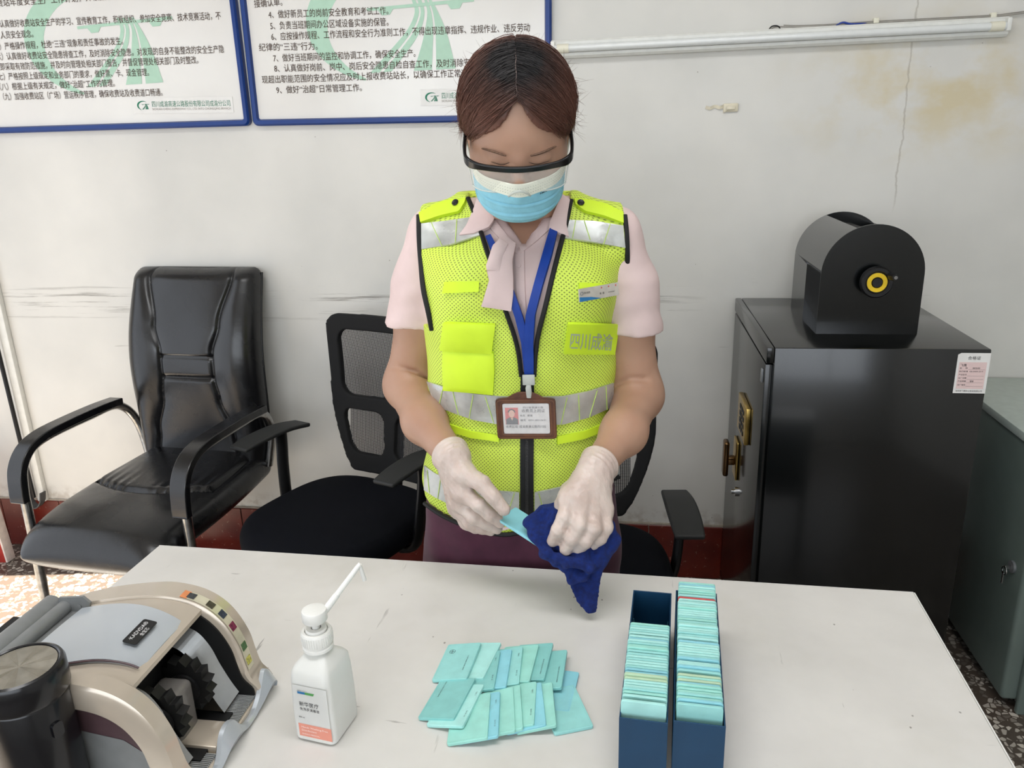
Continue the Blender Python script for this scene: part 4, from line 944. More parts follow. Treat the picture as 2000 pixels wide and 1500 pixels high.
# ================================================================== person
def skin_mat():
    k = NT('skin'); v = k.mapping(); c = k.mix(k.ramp(k.noise(v, 9, 4), .3, .7), srgb(166, 127, 105), srgb(178, 140, 117))
    c = k.mix(k.math('MULTIPLY', k.ramp(k.voro(v, 60), .03, .05, 1, 0), .35), c, srgb(120, 76, 58))
    k.col(c); k.rough(.48); k.b.inputs['Subsurface Weight'].default_value = .15; k.b.inputs['Subsurface Radius'].default_value = (.012, .005, .003); k.b.inputs['Subsurface Scale'].default_value = .4
    k.bump(k.noise(v, 500, 2), .08, .001); return k.m
M_SKIN = skin_mat()
XC, YC, PSI = -.195, 1.415, .13
cps, sps = math.cos(PSI), math.sin(PSI)
def TL(X, Y):                                   # torso frame: xr to the viewer's right, yr towards her back
    return (X-XC)*cps+(Y-YC)*sps, -(X-XC)*sps+(Y-YC)*cps
ZT = [0.0, .08, .45, .62, .72, .80, .90, 1.00, 1.08, 1.17, 1.25, 1.31, 1.350, 1.375]
AT = [.09, .10, .16, .188, .188, .184, .173, .160, .160, .165, .168, .160, .125, .07]
BT = [.06, .06, .075, .10, .108, .108, .105, .102, .108, .114, .108, .092, .070, .045]
CT_ = [.03, .03, .02, .0, -.005, -.008, -.006, .0, .0, .002, .01, .015, .02, .02]
CX_ = [-.012, -.012, -.012, -.012, -.012, -.01, -.008, -.004, -.002, 0, 0, 0, 0, 0]
def torso(off=0., zmin=.60, zmax=1.375, bulge=0.):
    def f(X, Y, Z):
        x, y = TL(X, Y); a = np.interp(Z, ZT, AT)+off; b = np.interp(Z, ZT, BT)+off; x = x-np.interp(Z, ZT, CX_); y = y-np.interp(Z, ZT, CT_)
        k = (np.abs(x/a)**2.3+np.abs(y/b)**2.3)**(1/2.3); d = (k-1)*np.minimum(a, b)*.95
        # bust
        return np.maximum(np.maximum(d, zmin-Z), Z-zmax-off)
    return f
J = lambda px, py, y: np.array(PY(px, py, y))
S_R, E_R, W_R = J(852, 462, 1.425), J(797, 752, 1.43), J(884, 893, 1.20)
S_L, E_L, W_L = J(1198, 466, 1.425), J(1246, 772, 1.43), J(1166, 912, 1.19)
M_R = E_R*.45+W_R*.55+np.array((-.012, .0, .0)); M_L = E_L*.45+W_L*.55+np.array((.012, .0, 0))
bustp = [ell(J(925, 560, 1.335), (.062, .05, .06)), ell(J(1100, 560, 1.325), (.062, .05, .06))]
belly = ell(J(1018, 900, 1.36), (.12, .085, .11))
def rawcore(off=0., zmin=.60): 
    t = torso(off, zmin)
    g = [cap(J(955, 440, 1.43), S_R+np.array((.0, 0, .004)), .034+off, .043+off), cap(J(1090, 440, 1.42), S_L+np.array((0, 0, .004)), .034+off, .043+off)]
    bs = [ell(J(925, 570, 1.345), (.06+off, .05+off, .06+off)), ell(J(1103, 570, 1.335), (.06+off, .05+off, .06+off)), ell(J(1018, 890, 1.375), (.11+off, .075+off, .10+off))]
    return un([t]+g+bs, .05)
# hands: joints as (px, py, y)
HR = dict(thumb=[(908, 925, 1.175, .015), (941, 944, 1.148, .0125), (963, 970, 1.137, .0108), (984, 995, 1.134, .0092)],
          index=[(905, 962, 1.172, .013), (936, 986, 1.146, .0108), (958, 1006, 1.146, .0098), (977, 1020, 1.152, .0085)],
          middle=[(898, 980, 1.185, .013), (926, 1010, 1.160, .011), (950, 1022, 1.163, .0098), (970, 1032, 1.170, .0085)],
          ring=[(896, 990, 1.20, .012), (918, 1022, 1.180, .0105), (940, 1030, 1.182, .0095), (958, 1036, 1.186, .008)],
          little=[(893, 990, 1.215, .011), (910, 1022, 1.20, .0095), (928, 1030, 1.20, .0085), (944, 1034, 1.202, .0075)])
HL = dict(thumb=[(1142, 935, 1.180, .014), (1112, 958, 1.162, .0125), (1098, 985, 1.152, .0108), (1094, 1008, 1.148, .0092)],
          index=[(1112, 972, 1.140, .0125), (1103, 1010, 1.114, .0108), (1090, 1036, 1.106, .0096), (1080, 1056, 1.108, .0084)],
          middle=[(1134, 982, 1.137, .0125), (1133, 1024, 1.108, .0110), (1118, 1052, 1.102, .0098), (1105, 1073, 1.104, .0085)],
          ring=[(1158, 990, 1.142, .012), (1160, 1032, 1.112, .0106), (1144, 1057, 1.106, .0096), (1130, 1072, 1.110, .0082)],
          little=[(1178, 996, 1.150, .011), (1184, 1030, 1.126, .0095), (1172, 1052, 1.120, .0086), (1158, 1064, 1.122, .0075)])
def hand(H, wrist, off=0.):
    fs = []; P = {k: [np.array(PY(*q[:3])) for q in v] for k, v in H.items()}
    for k, v in H.items():
        r = [q[3]+off for q in v]
        fs.append(([cap(P[k][i], P[k][i+1], r[i], r[i+1]) for i in range(3)], .004))
    pal = [cap(wrist, P['thumb'][0], .022+off, .018+off)]+[cap(wrist, P[k][0], .021+off, H[k][0][3]+.0025+off) for k in ('index', 'middle', 'ring', 'little')]+[cap(P['index'][0], P['little'][0], .013+off, .0115+off)]
    def f(X, Y, Z):
        d = un(pal, .014)(X, Y, Z)
        for g, k in fs: d = smin(d, un(g, .004)(X, Y, Z), .008)
        return d
    return f, P
hR, PR = hand(HR, W_R); hL, PL = hand(HL, W_L)
def arm_f(S, E, Mm, Wp, off=0.):
    return un([cap(S, S*.5+E*.5, .045+off, .047+off), cap(S*.5+E*.5, E, .047+off, .043+off), cap(E, Mm, .044+off, .036+off), cap(Mm, Wp, .036+off, .0245+off)], .03)
aR, aL = arm_f(S_R, E_R, M_R, W_R), arm_f(S_L, E_L, M_L, W_L)
# head
TH = math.radians(33); HC = np.array((-.172, 1.268, 1.509))
Rz = np.array([[math.cos(PSI), -math.sin(PSI), 0], [math.sin(PSI), math.cos(PSI), 0], [0, 0, 1]])
Rx = np.array([[1, 0, 0], [0, math.cos(TH), -math.sin(TH)], [0, math.sin(TH), math.cos(TH)]])
RH = Rz @ Rx                                      # head local -> world
def H_(x, y, z): return HC+RH @ np.array((x, y, z))
RHt = RH.T
def he(c, r): return ell(H_(*c), r, RHt)
head_p = [(he((0, .012, .035), (.073, .088, .080)), .0), (he((0, -.028, -.035), (.067, .060, .072)), .03), (he((-.044, -.034, -.018), (.030, .040, .042)), .02), (he((.044, -.034, -.018), (.030, .040, .042)), .02), (he((0, -.062, -.098), (.024, .022, .020)), .03),
          (cap(H_(0, -.086, .002), H_(0, -.098, -.030), .008, .010), .012), (cap(H_(-.011, -.097, -.036), H_(.011, -.097, -.036), .008), .01),
          (he((0, -.046, .018), (.050, .036, .034)), .03),
          (he((-.031, -.076, .003), (.017, .012, .011)), .006), (he((.031, -.076, .003), (.017, .012, .011)), .006),
          (he((-.036, -.066, -.035), (.022, .020, .022)), .02), (he((.036, -.066, -.035), (.022, .020, .022)), .02),
          (cap(H_(-.016, -.090, -.062), H_(.016, -.090, -.062), .006), .01), (cap(H_(-.014, -.086, -.072), H_(.014, -.086, -.072), .007), .01),
          (he((-.076, .012, -.006), (.009, .020, .031)), .006), (he((.076, .012, -.006), (.009, .020, .031)), .006)]
neck = [cap(H_(0, .02, -.04), J(1022, 432, 1.43), .050, .056), cap(H_(0, -.01, -.06), J(1022, 450, 1.39), .042, .05)]
legs = [cap(np.array((XC-.102, 1.41, .66)), np.array((XC-.10, 1.42, .42)), .080, .060), cap(np.array((XC-.10, 1.42, .42)), np.array((XC-.10, 1.44, .09)), .055, .038), cap(np.array((XC-.10, 1.45, .05)), np.array((XC-.11, 1.33, .03)), .036, .028),
        cap(np.array((XC+.072, 1.41, .66)), np.array((XC+.09, 1.42, .42)), .080, .060), cap(np.array((XC+.09, 1.42, .42)), np.array((XC+.09, 1.44, .09)), .055, .038), cap(np.array((XC+.09, 1.45, .05)), np.array((XC+.10, 1.33, .03)), .036, .028)]
def sparse_iso(prims, lo, hi, h):
    """prims: (f, lo, hi, k): each evaluated only inside its own box"""
    lo = np.array(lo); n = [int(math.ceil((hi[i]-lo[i])/h))+1 for i in range(3)]; V = np.full(n, .05)
    ax = [lo[i]+np.arange(n[i])*h for i in range(3)]
    for f, a, b, k in prims:
        s = [slice(max(0, int((a[i]-lo[i])/h)), min(n[i], int((b[i]-lo[i])/h)+2)) for i in range(3)]
        X, Y, Z = np.meshgrid(ax[0][s[0]], ax[1][s[1]], ax[2][s[2]], indexing='ij'); d = f(X, Y, Z); o = V[tuple(s)]
        V[tuple(s)] = smin(o, d, k) if k else np.minimum(o, d)
    def lookup(X, Y, Z): return V
    return V, lo, h
def bbx(pts, m): p = np.array(pts); return p.min(0)-m, p.max(0)+m
prims = [(rawcore(), (-.47, 1.22, .56), (.08, 1.60, 1.44), .0)]
for f, pts in ((aR, (S_R, E_R, M_R, W_R)), (aL, (S_L, E_L, M_L, W_L))): a, b = bbx(pts, .08); prims.append((f, a, b, .02))
for f, P in ((hR, PR), (hL, PL)): a, b = bbx([q for v in P.values() for q in v]+[W_R if P is PR else W_L], .04); prims.append((f, a, b, .012))
prims.append((un(neck, .02), HC-.14, HC+np.array((.1, .25, .08)), .03))
a, b = HC-.17, HC+.17
def headf(X, Y, Z):
    d = head_p[0][0](X, Y, Z)
    for g, k in head_p[1:]: d = smin(d, g(X, Y, Z), k)
    return d
prims.append((headf, a, b, .015))
prims.append((un(legs[:3], .03), (XC-.22, 1.28, 0), (XC, 1.53, .78), .02)); prims.append((un(legs[3:], .03), (XC, 1.28, 0), (XC+.22, 1.53, .78), .02))
blo, bhi = (-.56, 1.03, -.005), (.16, 1.62, 1.68)
V_, lo_, h_ = sparse_iso(prims, blo, bhi, .004)
def carve(V, pts, r, h):
    # skin crease: a shallow groove along pts
    p = np.array(pts); a = p.min(0)-.02; b = p.max(0)+.02; s = [slice(int((a[i]-blo[i])/h), int((b[i]-blo[i])/h)+2) for i in range(3)]
    X, Y, Z = np.meshgrid(*[blo[i]+np.arange(s[i].start, s[i].stop)*h for i in range(3)], indexing='ij')
    d = np.minimum.reduce([cap(pts[i], pts[i+1], r)(X, Y, Z) for i in range(len(pts)-1)]); V[tuple(s)] = -smin(-V[tuple(s)], d, .008)
carve(V_, [J(748, 716, 1.405), J(780, 716, 1.386), J(812, 727, 1.388), J(836, 744, 1.40)], .0035, .004)
carve(V_, [J(1204, 750, 1.395), J(1232, 739, 1.382), J(1262, 741, 1.388)], .0035, .004)
vs, qs = iso(lambda X, Y, Z: np.pad(V_, [(0, max(0, X.shape[i]-V_.shape[i])) for i in range(3)], constant_values=.05)[:X.shape[0], :X.shape[1], :X.shape[2]], blo, bhi, .004)
vs = relax(vs, qs, 2, .4)
PB = Vector((XC, YC, 0))
person = thing('person', 'person in yellow vest, blue face mask, safety glasses and latex gloves wiping a card', 'person', PB)
Pinv = Matrix.Translation(PB).inverted()
def wear(o, parent=None): o.parent = parent or person; o.matrix_parent_inverse = Pinv.copy() if parent is None else Matrix(); return o
me = npmesh('body', vs, qs); me.materials.append(M_SKIN); body = bpy.data.objects.new('body', me); COL.objects.link(body); wear(body)
bodytree = BVHTree.FromPolygons([tuple(v) for v in vs], [tuple(q) for q in qs.tolist()])
# ---------------------------------------------------------------- shirt
M_SHIRT = mat('pale_pink_cotton', (216, 193, 190), .75, var=.04, nscale=14, bump=.1, bscale=900)
def wrinkle(X, Y, Z, a=.0015): return a*(2.0+np.sin(Z*46+X*30+2*np.sin(X*25))+np.sin(Z*31-X*55+1.3))
def plane(p, n): p = np.array(p); n = nrm(n); return lambda X, Y, Z: (X-p[0])*n[0]+(Y-p[1])*n[1]+(Z-p[2])*n[2]
core9 = rawcore(.008, .87)
def sleeve(S, E, sx):
    d = E-S; ax_ = nrm(d); end = S+d*.565
    s = un([cap(S+np.array((0, 0, .006)), S+d*.3, .050, .062), cap(S+d*.3, S+d*.75+np.array((sx*.006, 0, 0)), .061, .064)], .03); pl = plane(end, ax_+np.array((-sx*.22, 0, 0)))
    hollow = cap(S+d*.54, S+d*.9, .049, .054)
    return lambda X, Y, Z: np.maximum(np.maximum(s(X, Y, Z), pl(X, Y, Z)), -hollow(X, Y, Z))
sl_r, sl_l = sleeve(S_R, E_R, -1), sleeve(S_L, E_L, 1)
def vneck(X, Y, Z):                               # open collar: skin shows in a V
    x, y = TL(X, Y); w = np.interp(Z, [1.318, 1.34, 1.365, 1.39, 1.46], [.0, .015, .034, .050, .07]); return np.where(y < .02, np.abs(x-.01)-w, .05)
nk = cap(J(1022, 300, 1.36), J(1022, 440, 1.41), .056, .060)
def shirt(X, Y, Z):
    d = core9(X, Y, Z); d = smin(d, sl_r(X, Y, Z), .012); d = smin(d, sl_l(X, Y, Z), .012)
    d = d+wrinkle(X, Y, Z, .0005)+.0012*(1+np.sin(X*60-Z*85+2*np.sin(Y*30+Z*20))*np.sin(Z*38+X*20))*np.clip(np.abs(TL(X, Y)[0])*12-1.2, 0, 1)-.0012; d = np.maximum(d, -vneck(X, Y, Z)); d = np.maximum(d, -np.where(Z > 1.37, nk(X, Y, Z), .1)); return d
sh = sdf_obj('shirt', shirt, (-.56, 1.20, .775), (.16, 1.60, 1.44), .0042, M_SHIRT, it=2); wear(sh)
# ---------------------------------------------------------------- trousers
M_TRS = mat('dark_plum_trouser_cloth', (76, 34, 54), .8, var=.08, bump=.1, bscale=800, sheen=.1)
tr_leg = [cap(np.array((XC-.090, 1.41, .60)), np.array((XC-.10, 1.42, .42)), .098, .078), cap(np.array((XC-.10, 1.42, .42)), np.array((XC-.10, 1.43, .07)), .078, .070), cap(np.array((XC+.080, 1.41, .60)), np.array((XC+.09, 1.42, .42)), .096, .078), cap(np.array((XC+.09, 1.42, .42)), np.array((XC+.09, 1.43, .07)), .078, .070)]
tc = torso(.012, .50, .84)
def trousers(X, Y, Z): 
    slim = .004*np.clip((Z-.73)/.05, 0, 1)
    d = np.minimum(smin(tr_leg[0](X, Y, Z), tr_leg[1](X, Y, Z), .03), smin(tr_leg[2](X, Y, Z), tr_leg[3](X, Y, Z), .03)); d = smin(d, tc(X, Y, Z), .03)+slim
    return np.maximum(np.maximum(d+.0022*np.sin(X*90+Z*25)*np.clip((.86-Z)*6, 0, 1), .05-Z), Z-.86)
trs = sdf_obj('trousers', trousers, (-.43, 1.28, .045), (.04, 1.58, .87), .006, M_TRS, it=2); wear(trs)
b = MB(); M_SHOE = mat('black_shoe_leather', (16, 16, 17), .35)
for s in (-1, 1):
    p = np.array((XC+(-.10 if s < 0 else .09), 1.45, .04)); q = p+np.array((s*.012, -.14, -.006))
    o = sdf_obj('shoe', lambda X, Y, Z: np.maximum(un([cap(p, q, .043, .036), cap(p, p+np.array((0, 0, .05)), .043, .045)], .02)(X, Y, Z), .002-Z), (p[0]-.08, 1.24, -.004), (p[0]+.08, 1.52, .12), .006, M_SHOE); wear(o)
# ---------------------------------------------------------------- safety vest
def vest_mat():
    k = NT('fluorescent_mesh_fabric'); v = k.mapping(); x, y, z = k.sep(v)
    u = k.math('MULTIPLY', k.math('ARCTAN2', k.math('SUBTRACT', x, XC), k.math('SUBTRACT', YC+.03, y)), .17); a = .0066
    p = k.math('SUBTRACT', k.math('FRACT', k.math('DIVIDE', k.math('ADD', u, z), a)), .5); q = k.math('SUBTRACT', k.math('FRACT', k.math('DIVIDE', k.math('SUBTRACT', u, z), a)), .5)
    r = k.math('SQRT', k.math('ADD', k.math('MULTIPLY', p, p), k.math('MULTIPLY', q, q))); hole = k.ramp(r, .20, .30, 1, 0)
    k.col(k.mix(k.math('MULTIPLY', hole, .80), srgb(208, 230, 84), srgb(98, 116, 38))); k.rough(.6); k.bump(k.math('SUBTRACT', 1, hole), .3, .001); return k.m
M_VEST = vest_mat(); M_FLU = mat('fluorescent_plain_fabric', (208, 238, 48), .6, var=.03, nscale=20, bump=.08, bscale=700); M_BIND = mat('black_binding_tape', (14, 14, 15), .65, bump=.2, bscale=800)
core_v = rawcore(.020, .70)
_cv, _cq = iso(core_v, (-.46, 1.18, .70), (.07, 1.62, 1.45), .006); _cv = relax(_cv, _cq, 2)
T_CORE = BVHTree.FromPolygons([tuple(v) for v in _cv], [tuple(q) for q in _cq.tolist()])
def hit(px, py, tree=None, lift=0.):
    tree = tree or T_CORE; r = Vector(ray(px, py)).normalized(); loc, nor, i, d = tree.ray_cast(Vector(CAM), r)
    if loc is None or d > 1.75:
        q = Vector(CAM)+r*1.42; loc, nor, i, d = tree.find_nearest(q)
    if nor.dot(r) > 0: nor = -nor
    return loc+nor*lift, nor
# garment edges, measured on the uncut body surface
VL = [(914, 386), (930, 425), (950, 487), (968, 545), (985, 600), (1003, 650), (1013, 690), (1018, 735)]
VR = [(1115, 390), (1105, 440), (1092, 490), (1078, 545), (1065, 600), (1052, 650), (1046, 690), (1043, 735)]
AL = [(818, 420), (819, 470), (823, 520), (827, 565), (836, 605), (844, 645)]
AR = [(1220, 420), (1224, 460), (1225, 520), (1221, 565), (1214, 605), (1205, 645)]
HEM = [(829, 983), (858, 1004), (900, 1024), (945, 1038), (985, 1045), (1016, 1040), (1045, 1012), (1085, 988), (1110, 972), (1150, 955), (1208, 932)]
def edge_x(P):
    q = sorted([(h.z, float(TL(h.x, h.y)[0])) for h in [hit(*p)[0] for p in P]]); return [a[0] for a in q], [a[1] for a in q]
EVL, EVR, EAL, EAR = edge_x(VL), edge_x(VR), edge_x(AL), edge_x(AR)
_hm = sorted([(h.x, h.z) for h in [hit(*p)[0] for p in HEM]]); HEMX, HEMZ = [a[0] for a in _hm], [a[1] for a in _hm]
def vest(X, Y, Z):
    x, y = TL(X, Y); d = core_v(X, Y, Z)+wrinkle(X, Y, Z, .0012)+.0018*(1+np.sin(Z*70+np.sin(X*40)*2))*np.clip((1.0-Z)*6, 0, 1)
    up = np.clip((Z-EAL[0][0]+.015)/.015, 0, 1); xl = np.interp(Z, *EAL)-(1-up)*.15; xr_ = np.interp(Z, *EAR)+(1-up)*.15
    d = np.maximum(d, np.maximum(xl-x, x-xr_))
    a, c = np.interp(Z, *EVL), np.interp(Z, *EVR); gap = np.minimum(x-a, c-x); zlow = max(EVL[0][0], EVR[0][0]); d = np.maximum(d, np.where((y < .015) & (Z > zlow), gap, -.02))
    d = np.maximum(d, -np.where(Z > 1.36, nk(X, Y, Z)-.022, .1)); hem = np.interp(X, HEMX, HEMZ); hem = np.where(y > .06, .84, hem)
    return np.maximum(d, hem-Z)
vo = sdf_obj('vest', vest, (-.46, 1.18, .775), (.07, 1.62, 1.45), .0034, M_VEST, it=1); wear(vo)
def tree_of(objs):
    V = []; Fc = []
    for o in objs:
        n = len(V); V += [tuple(v.co) for v in o.data.vertices]; Fc += [tuple(i+n for i in p.vertices) for p in o.data.polygons]
    return BVHTree.FromPolygons(V, Fc)
T_ALL = tree_of([vo, sh])
def poly_at(P, t):
    L = [0]
    for a, b in zip(P, P[1:]): L.append(L[-1]+math.dist(a, b))
    s = t*L[-1]
    for i in range(len(P)-1):
        if s <= L[i+1]+1e-9: k = (s-L[i])/max(1e-9, L[i+1]-L[i]); return (P[i][0]*(1-k)+P[i+1][0]*k, P[i][1]*(1-k)+P[i+1][1]*k)
    return P[-1]
def applied(name, A, B, m, lift=.0015, thick=.001, nu=24, nv=6, parent=None, tree=None, label=None, bulge=0., smoothn=1, kind=None):
    """strip of cloth laid on the clothing between two traced edges A and B"""
    G = []; Nn = []
    for i in range(nu+1):
        a = poly_at(A, i/nu); b = poly_at(B, i/nu); row = []; rn = []
        for j in range(nv+1):
            s = j/nv; l, n = hit(a[0]*(1-s)+b[0]*s, a[1]*(1-s)+b[1]*s, tree); row.append(l); rn.append(n)
        G.append(row); Nn.append(rn)
    for _ in range(smoothn):                     # calm the sampled surface
        N2 = [[Nn[i][j].copy() for j in range(nv+1)] for i in range(nu+1)]
        for i in range(nu+1):
            for j in range(nv+1):
                acc = Vector(); 
                for di in (-1, 0, 1):
                    for dj in (-1, 0, 1): acc += Nn[min(max(i+di, 0), nu)][min(max(j+dj, 0), nv)]
                N2[i][j] = acc.normalized()
        Nn = N2
    top = [[G[i][j]+Nn[i][j]*(lift+thick+bulge*max(0, math.sin(PI*i/nu)*math.sin(PI*j/nv))**.5) for j in range(nv+1)] for i in range(nu+1)]
    bot = [[G[i][j]-Nn[i][j]*.002 for j in range(nv+1)] for i in range(nu+1)]
    b = MB(); b.grid(top); 
    edge = [(i, 0) for i in range(nu+1)]+[(nu, j) for j in range(1, nv+1)]+[(i, nv) for i in range(nu-1, -1, -1)]+[(0, j) for j in range(nv-1, 0, -1)]
    b.grid([[top[i][j] for i, j in edge], [bot[i][j] for i, j in edge]], closed_v=True)
    o = b.build(name, m, None, ang=50); wear(o)
    if parent is not None: o.parent = parent; o.matrix_parent_inverse = Matrix()
    if label: o['label'] = label
    if kind: o['kind'] = kind
    return o
def cord(name, P, m, r, lift=0., parent=None, n=5, flat=1., tree=None):
    pts = [hit(p[0], p[1], tree, lift)[0] for p in [tuple(q[:2]) for q in catmull([(a, b, 0) for a, b in P], n)]]
    for _ in range(3): pts = [pts[0]]+[(pts[i-1]+pts[i]*2+pts[i+1])/4 for i in range(1, len(pts)-1)]+[pts[-1]]
    b = MB(); b.tube(pts, r, 8, flat=flat); o = b.build(name, m, None); wear(o)
    if parent is not None: o.parent = parent; o.matrix_parent_inverse = Matrix()
    return o
def printed(name, txt, bl, br, tl, m, parent, lift=.0026, bold=.012, tree=None):
    me = text_mesh(txt, 1., bold=bold); co = np.array([v.co[:] for v in me.vertices]); w = co[:, 0].max(); h = .92; V = []
    for c in co:
        s, t = c[0]/w, c[1]/h; px = bl[0]+(br[0]-bl[0])*s+(tl[0]-bl[0])*t; py = bl[1]+(br[1]-bl[1])*s+(tl[1]-bl[1])*t; V.append(tuple(hit(px, py, tree, lift)[0]))
    m2 = bpy.data.meshes.new(name); m2.from_pydata(V, [], [tuple(p.vertices) for p in me.polygons]); bpy.data.meshes.remove(me)
    o = link_mesh(name, m2, m, parent); return o
# black binding: front edges, armholes, hem
for P in (VL, VR, AL, AR): cord('binding', P, M_BIND, .0045, .0005, vo, flat=.6)
cord('binding', HEM[:6], M_BIND, .0042, .0, vo); cord('binding', HEM[6:], M_BIND, .0042, 0, vo)
zp = applied('zip', [(1017, 728), (1016, 800), (1016, 900), (1016, 1012)], [(1043, 728), (1043, 800), (1042, 900), (1042, 1012)], M_BIND, .0008, .001, 40, 4, vo)
applied('zip_teeth', [(1027, 732), (1026, 900), (1026, 1008)], [(1032, 732), (1032, 900), (1032, 1008)], mat('zip_teeth_plastic', (34, 34, 36), .3, bump=1., bscale=500), .003, .0008, 60, 2, zp)
# reflective tape
def tape_mat():
    k = NT('silver_reflective_tape'); v = k.mapping(); n = k.noise(v, 26, 3); k.col(k.mix(k.ramp(n, .3, .7), srgb(176, 178, 176), srgb(206, 208, 204))); k.b.inputs['Metallic'].default_value = .45
    k.rough(k.ramp(k.noise(k.mapping((1, 1, 1), (3, 0, 0)), 18), .35, .65, .22, .45)); k.bump(k.noise(v, 38, 3), .35, .004); return k.m
M_TAPE = tape_mat(); M_STITCH = mat('fluorescent_stitching', (196, 226, 110), .6)
bands = [([(823, 437), (870, 432), (926, 424)], [(824, 487), (880, 478), (942, 458)]), ([(1110, 430), (1160, 432), (1217, 441)], [(1098, 464), (1150, 472), (1221, 484)]),
         ([(834, 745), (868, 756), (920, 768), (975, 774), (1014, 775)], [(850, 792), (885, 806), (925, 820), (975, 829), (1014, 830)]), ([(1044, 775), (1100, 774), (1150, 764), (1198, 748)], [(1044, 830), (1100, 829), (1150, 815), (1197, 794)]),
         ([(829, 909), (852, 925), (890, 942), (940, 955), (1014, 962)], [(829, 957), (852, 972), (890, 990), (940, 1004), (1014, 1010)]), ([(1044, 962), (1100, 950), (1160, 925), (1208, 900)], [(1044, 1008), (1100, 975), (1160, 948), (1210, 925)])]
tapes = [applied('reflective_tape', A, B, M_TAPE, .0008, .0006, 30, 6, vo) for A, B in bands]
for ti, lines in ((0, [((843, 436), (864, 481)), ((893, 430), (890, 475))]), (1, [((1124, 432), (1118, 466)), ((1141, 432), (1152, 470)), ((1192, 438), (1178, 478))]),
                  (2, [((867, 757), (858, 796)), ((885, 762), (897, 812)), ((925, 770), (917, 816)), ((948, 774), (965, 826))]), (3, [((1107, 775), (1095, 828)), ((1129, 770), (1131, 820)), ((1165, 762), (1150, 815)), ((1182, 754), (1184, 800))]),
                  (4, [((836, 918), (840, 962)), ((862, 932), (856, 975)), ((1005, 962), (990, 1008))]), (5, [((1052, 962), (1062, 1000))])):
    for a, b_ in lines: cord('stitching', [a, ((a[0]+b_[0])/2, (a[1]+b_[1])/2), b_], M_STITCH, .0007, .0022, tapes[ti])
# pockets, tabs and patches
pk = applied('pocket', [(867, 684), (866, 720), (868, 762)], [(964, 688), (966, 725), (963, 770)], M_FLU, .002, .002, 16, 16, vo, bulge=.006)
pf = applied('pocket_flap', [(869, 629), (863, 682)], [(967, 632), (961, 689)], M_FLU, .005, .002, 10, 14, vo, bulge=.003)
applied('name_tab', [(870, 551), (866, 573)], [(936, 550), (935, 570)], M_FLU, .002, .002, 6, 12, vo); applied('name_tab', [(1131, 552), (1131, 574)], [(1195, 555), (1195, 572)], M_FLU, .0015, .001, 6, 12, vo)
pt = applied('name_patch', [(1109, 630), (1101, 689)], [(1206, 633), (1197, 692)], M_FLU, .003, .0015, 8, 14, vo)
T_P = tree_of([pt]); M_GLET = mat('grey_print_lettering', (168, 178, 150), .45, var=0)
printed('printed_text', '四川成渝', (1111, 678), (1195, 682), (1114, 646), M_GLET, pt, .0006, .012, T_P)
applied('lower_pocket_edge', [(868, 824), (920, 842), (975, 850)], [(880, 843), (920, 855), (975, 863)], M_FLU, .0015, .0018, 20, 4, vo); applied('lower_pocket_edge', [(1088, 852), (1140, 842), (1190, 822)], [(1088, 868), (1140, 857), (1180, 842)], M_FLU, .0015, .0018, 20, 4, vo)
for A, B, bt_ in (([(820, 418), (850, 402), (880, 393), (912, 389)], [(823, 436), (860, 424), (898, 415), (910, 396)], (892, 399)), ([(1120, 390), (1150, 394), (1185, 402), (1216, 417)], [(1123, 401), (1142, 415), (1180, 424), (1217, 437)], (1133, 400))):
    ep = applied('shoulder_flap', A, B, M_FLU, .003, .002, 16, 5, vo)
    l, n = hit(bt_[0], bt_[1], None, .006); T = frame(l, n.orthogonal(), n.cross(n.orthogonal())); b = MB(); b.lathe([(.0062, 0), (.0062, .0012), (.005, .0024), (.0035, .0018), (.0001, .0018)], 24, T=T); o = b.build('snap_button', M_BLACKP); o.parent = ep; o.matrix_parent_inverse = Matrix()
def appliedS(*a, **k): k['tree'] = T_ALL; k['smoothn'] = 3; return applied(*a, **k)
# ---------------------------------------------------------------- shirt collar, placket, ribbon
T_S = T_ALL
cl1 = applied('collar', [(938, 374), (925, 412), (912, 442), (898, 461)], [(953, 398), (966, 430), (955, 446), (925, 458)], M_SHIRT, .002, .002, 18, 8, sh, bulge=.003)
cl2 = applied('collar', [(1097, 381), (1085, 408), (1074, 436), (1072, 449)], [(1112, 392), (1108, 420), (1106, 440), (1111, 465)], M_SHIRT, .002, .002, 18, 8, sh, bulge=.003)
appliedS('neckband', [(955, 400), (968, 432), (990, 460), (1012, 484)], [(947, 420), (958, 448), (984, 476), (1010, 498)], M_SHIRT, .0015, .0016, 18, 3, sh); appliedS('neckband', [(1076, 405), (1066, 432), (1042, 456), (1014, 484)], [(1082, 428), (1072, 450), (1046, 474), (1018, 496)], M_SHIRT, .0015, .0016, 18, 3, sh)
appliedS('placket', [(1006, 492), (1008, 560), (1018, 640), (1024, 700)], [(1024, 490), (1026, 560), (1030, 640), (1034, 700)], M_SHIRT, .0012, .0012, 24, 3, sh)
rb1 = applied('ribbon_tie', [(985, 462), (962, 482), (949, 520), (955, 548), (940, 598)], [(1008, 478), (1001, 510), (1003, 545), (1003, 575), (999, 607)], M_SHIRT, .003, .002, 26, 8, sh, bulge=.004)
applied('ribbon_tie', [(975, 470), (958, 500), (950, 530)], [(992, 482), (980, 505), (975, 532)], M_SHIRT, .007, .002, 14, 5, sh, bulge=.003)
b = MB(); 
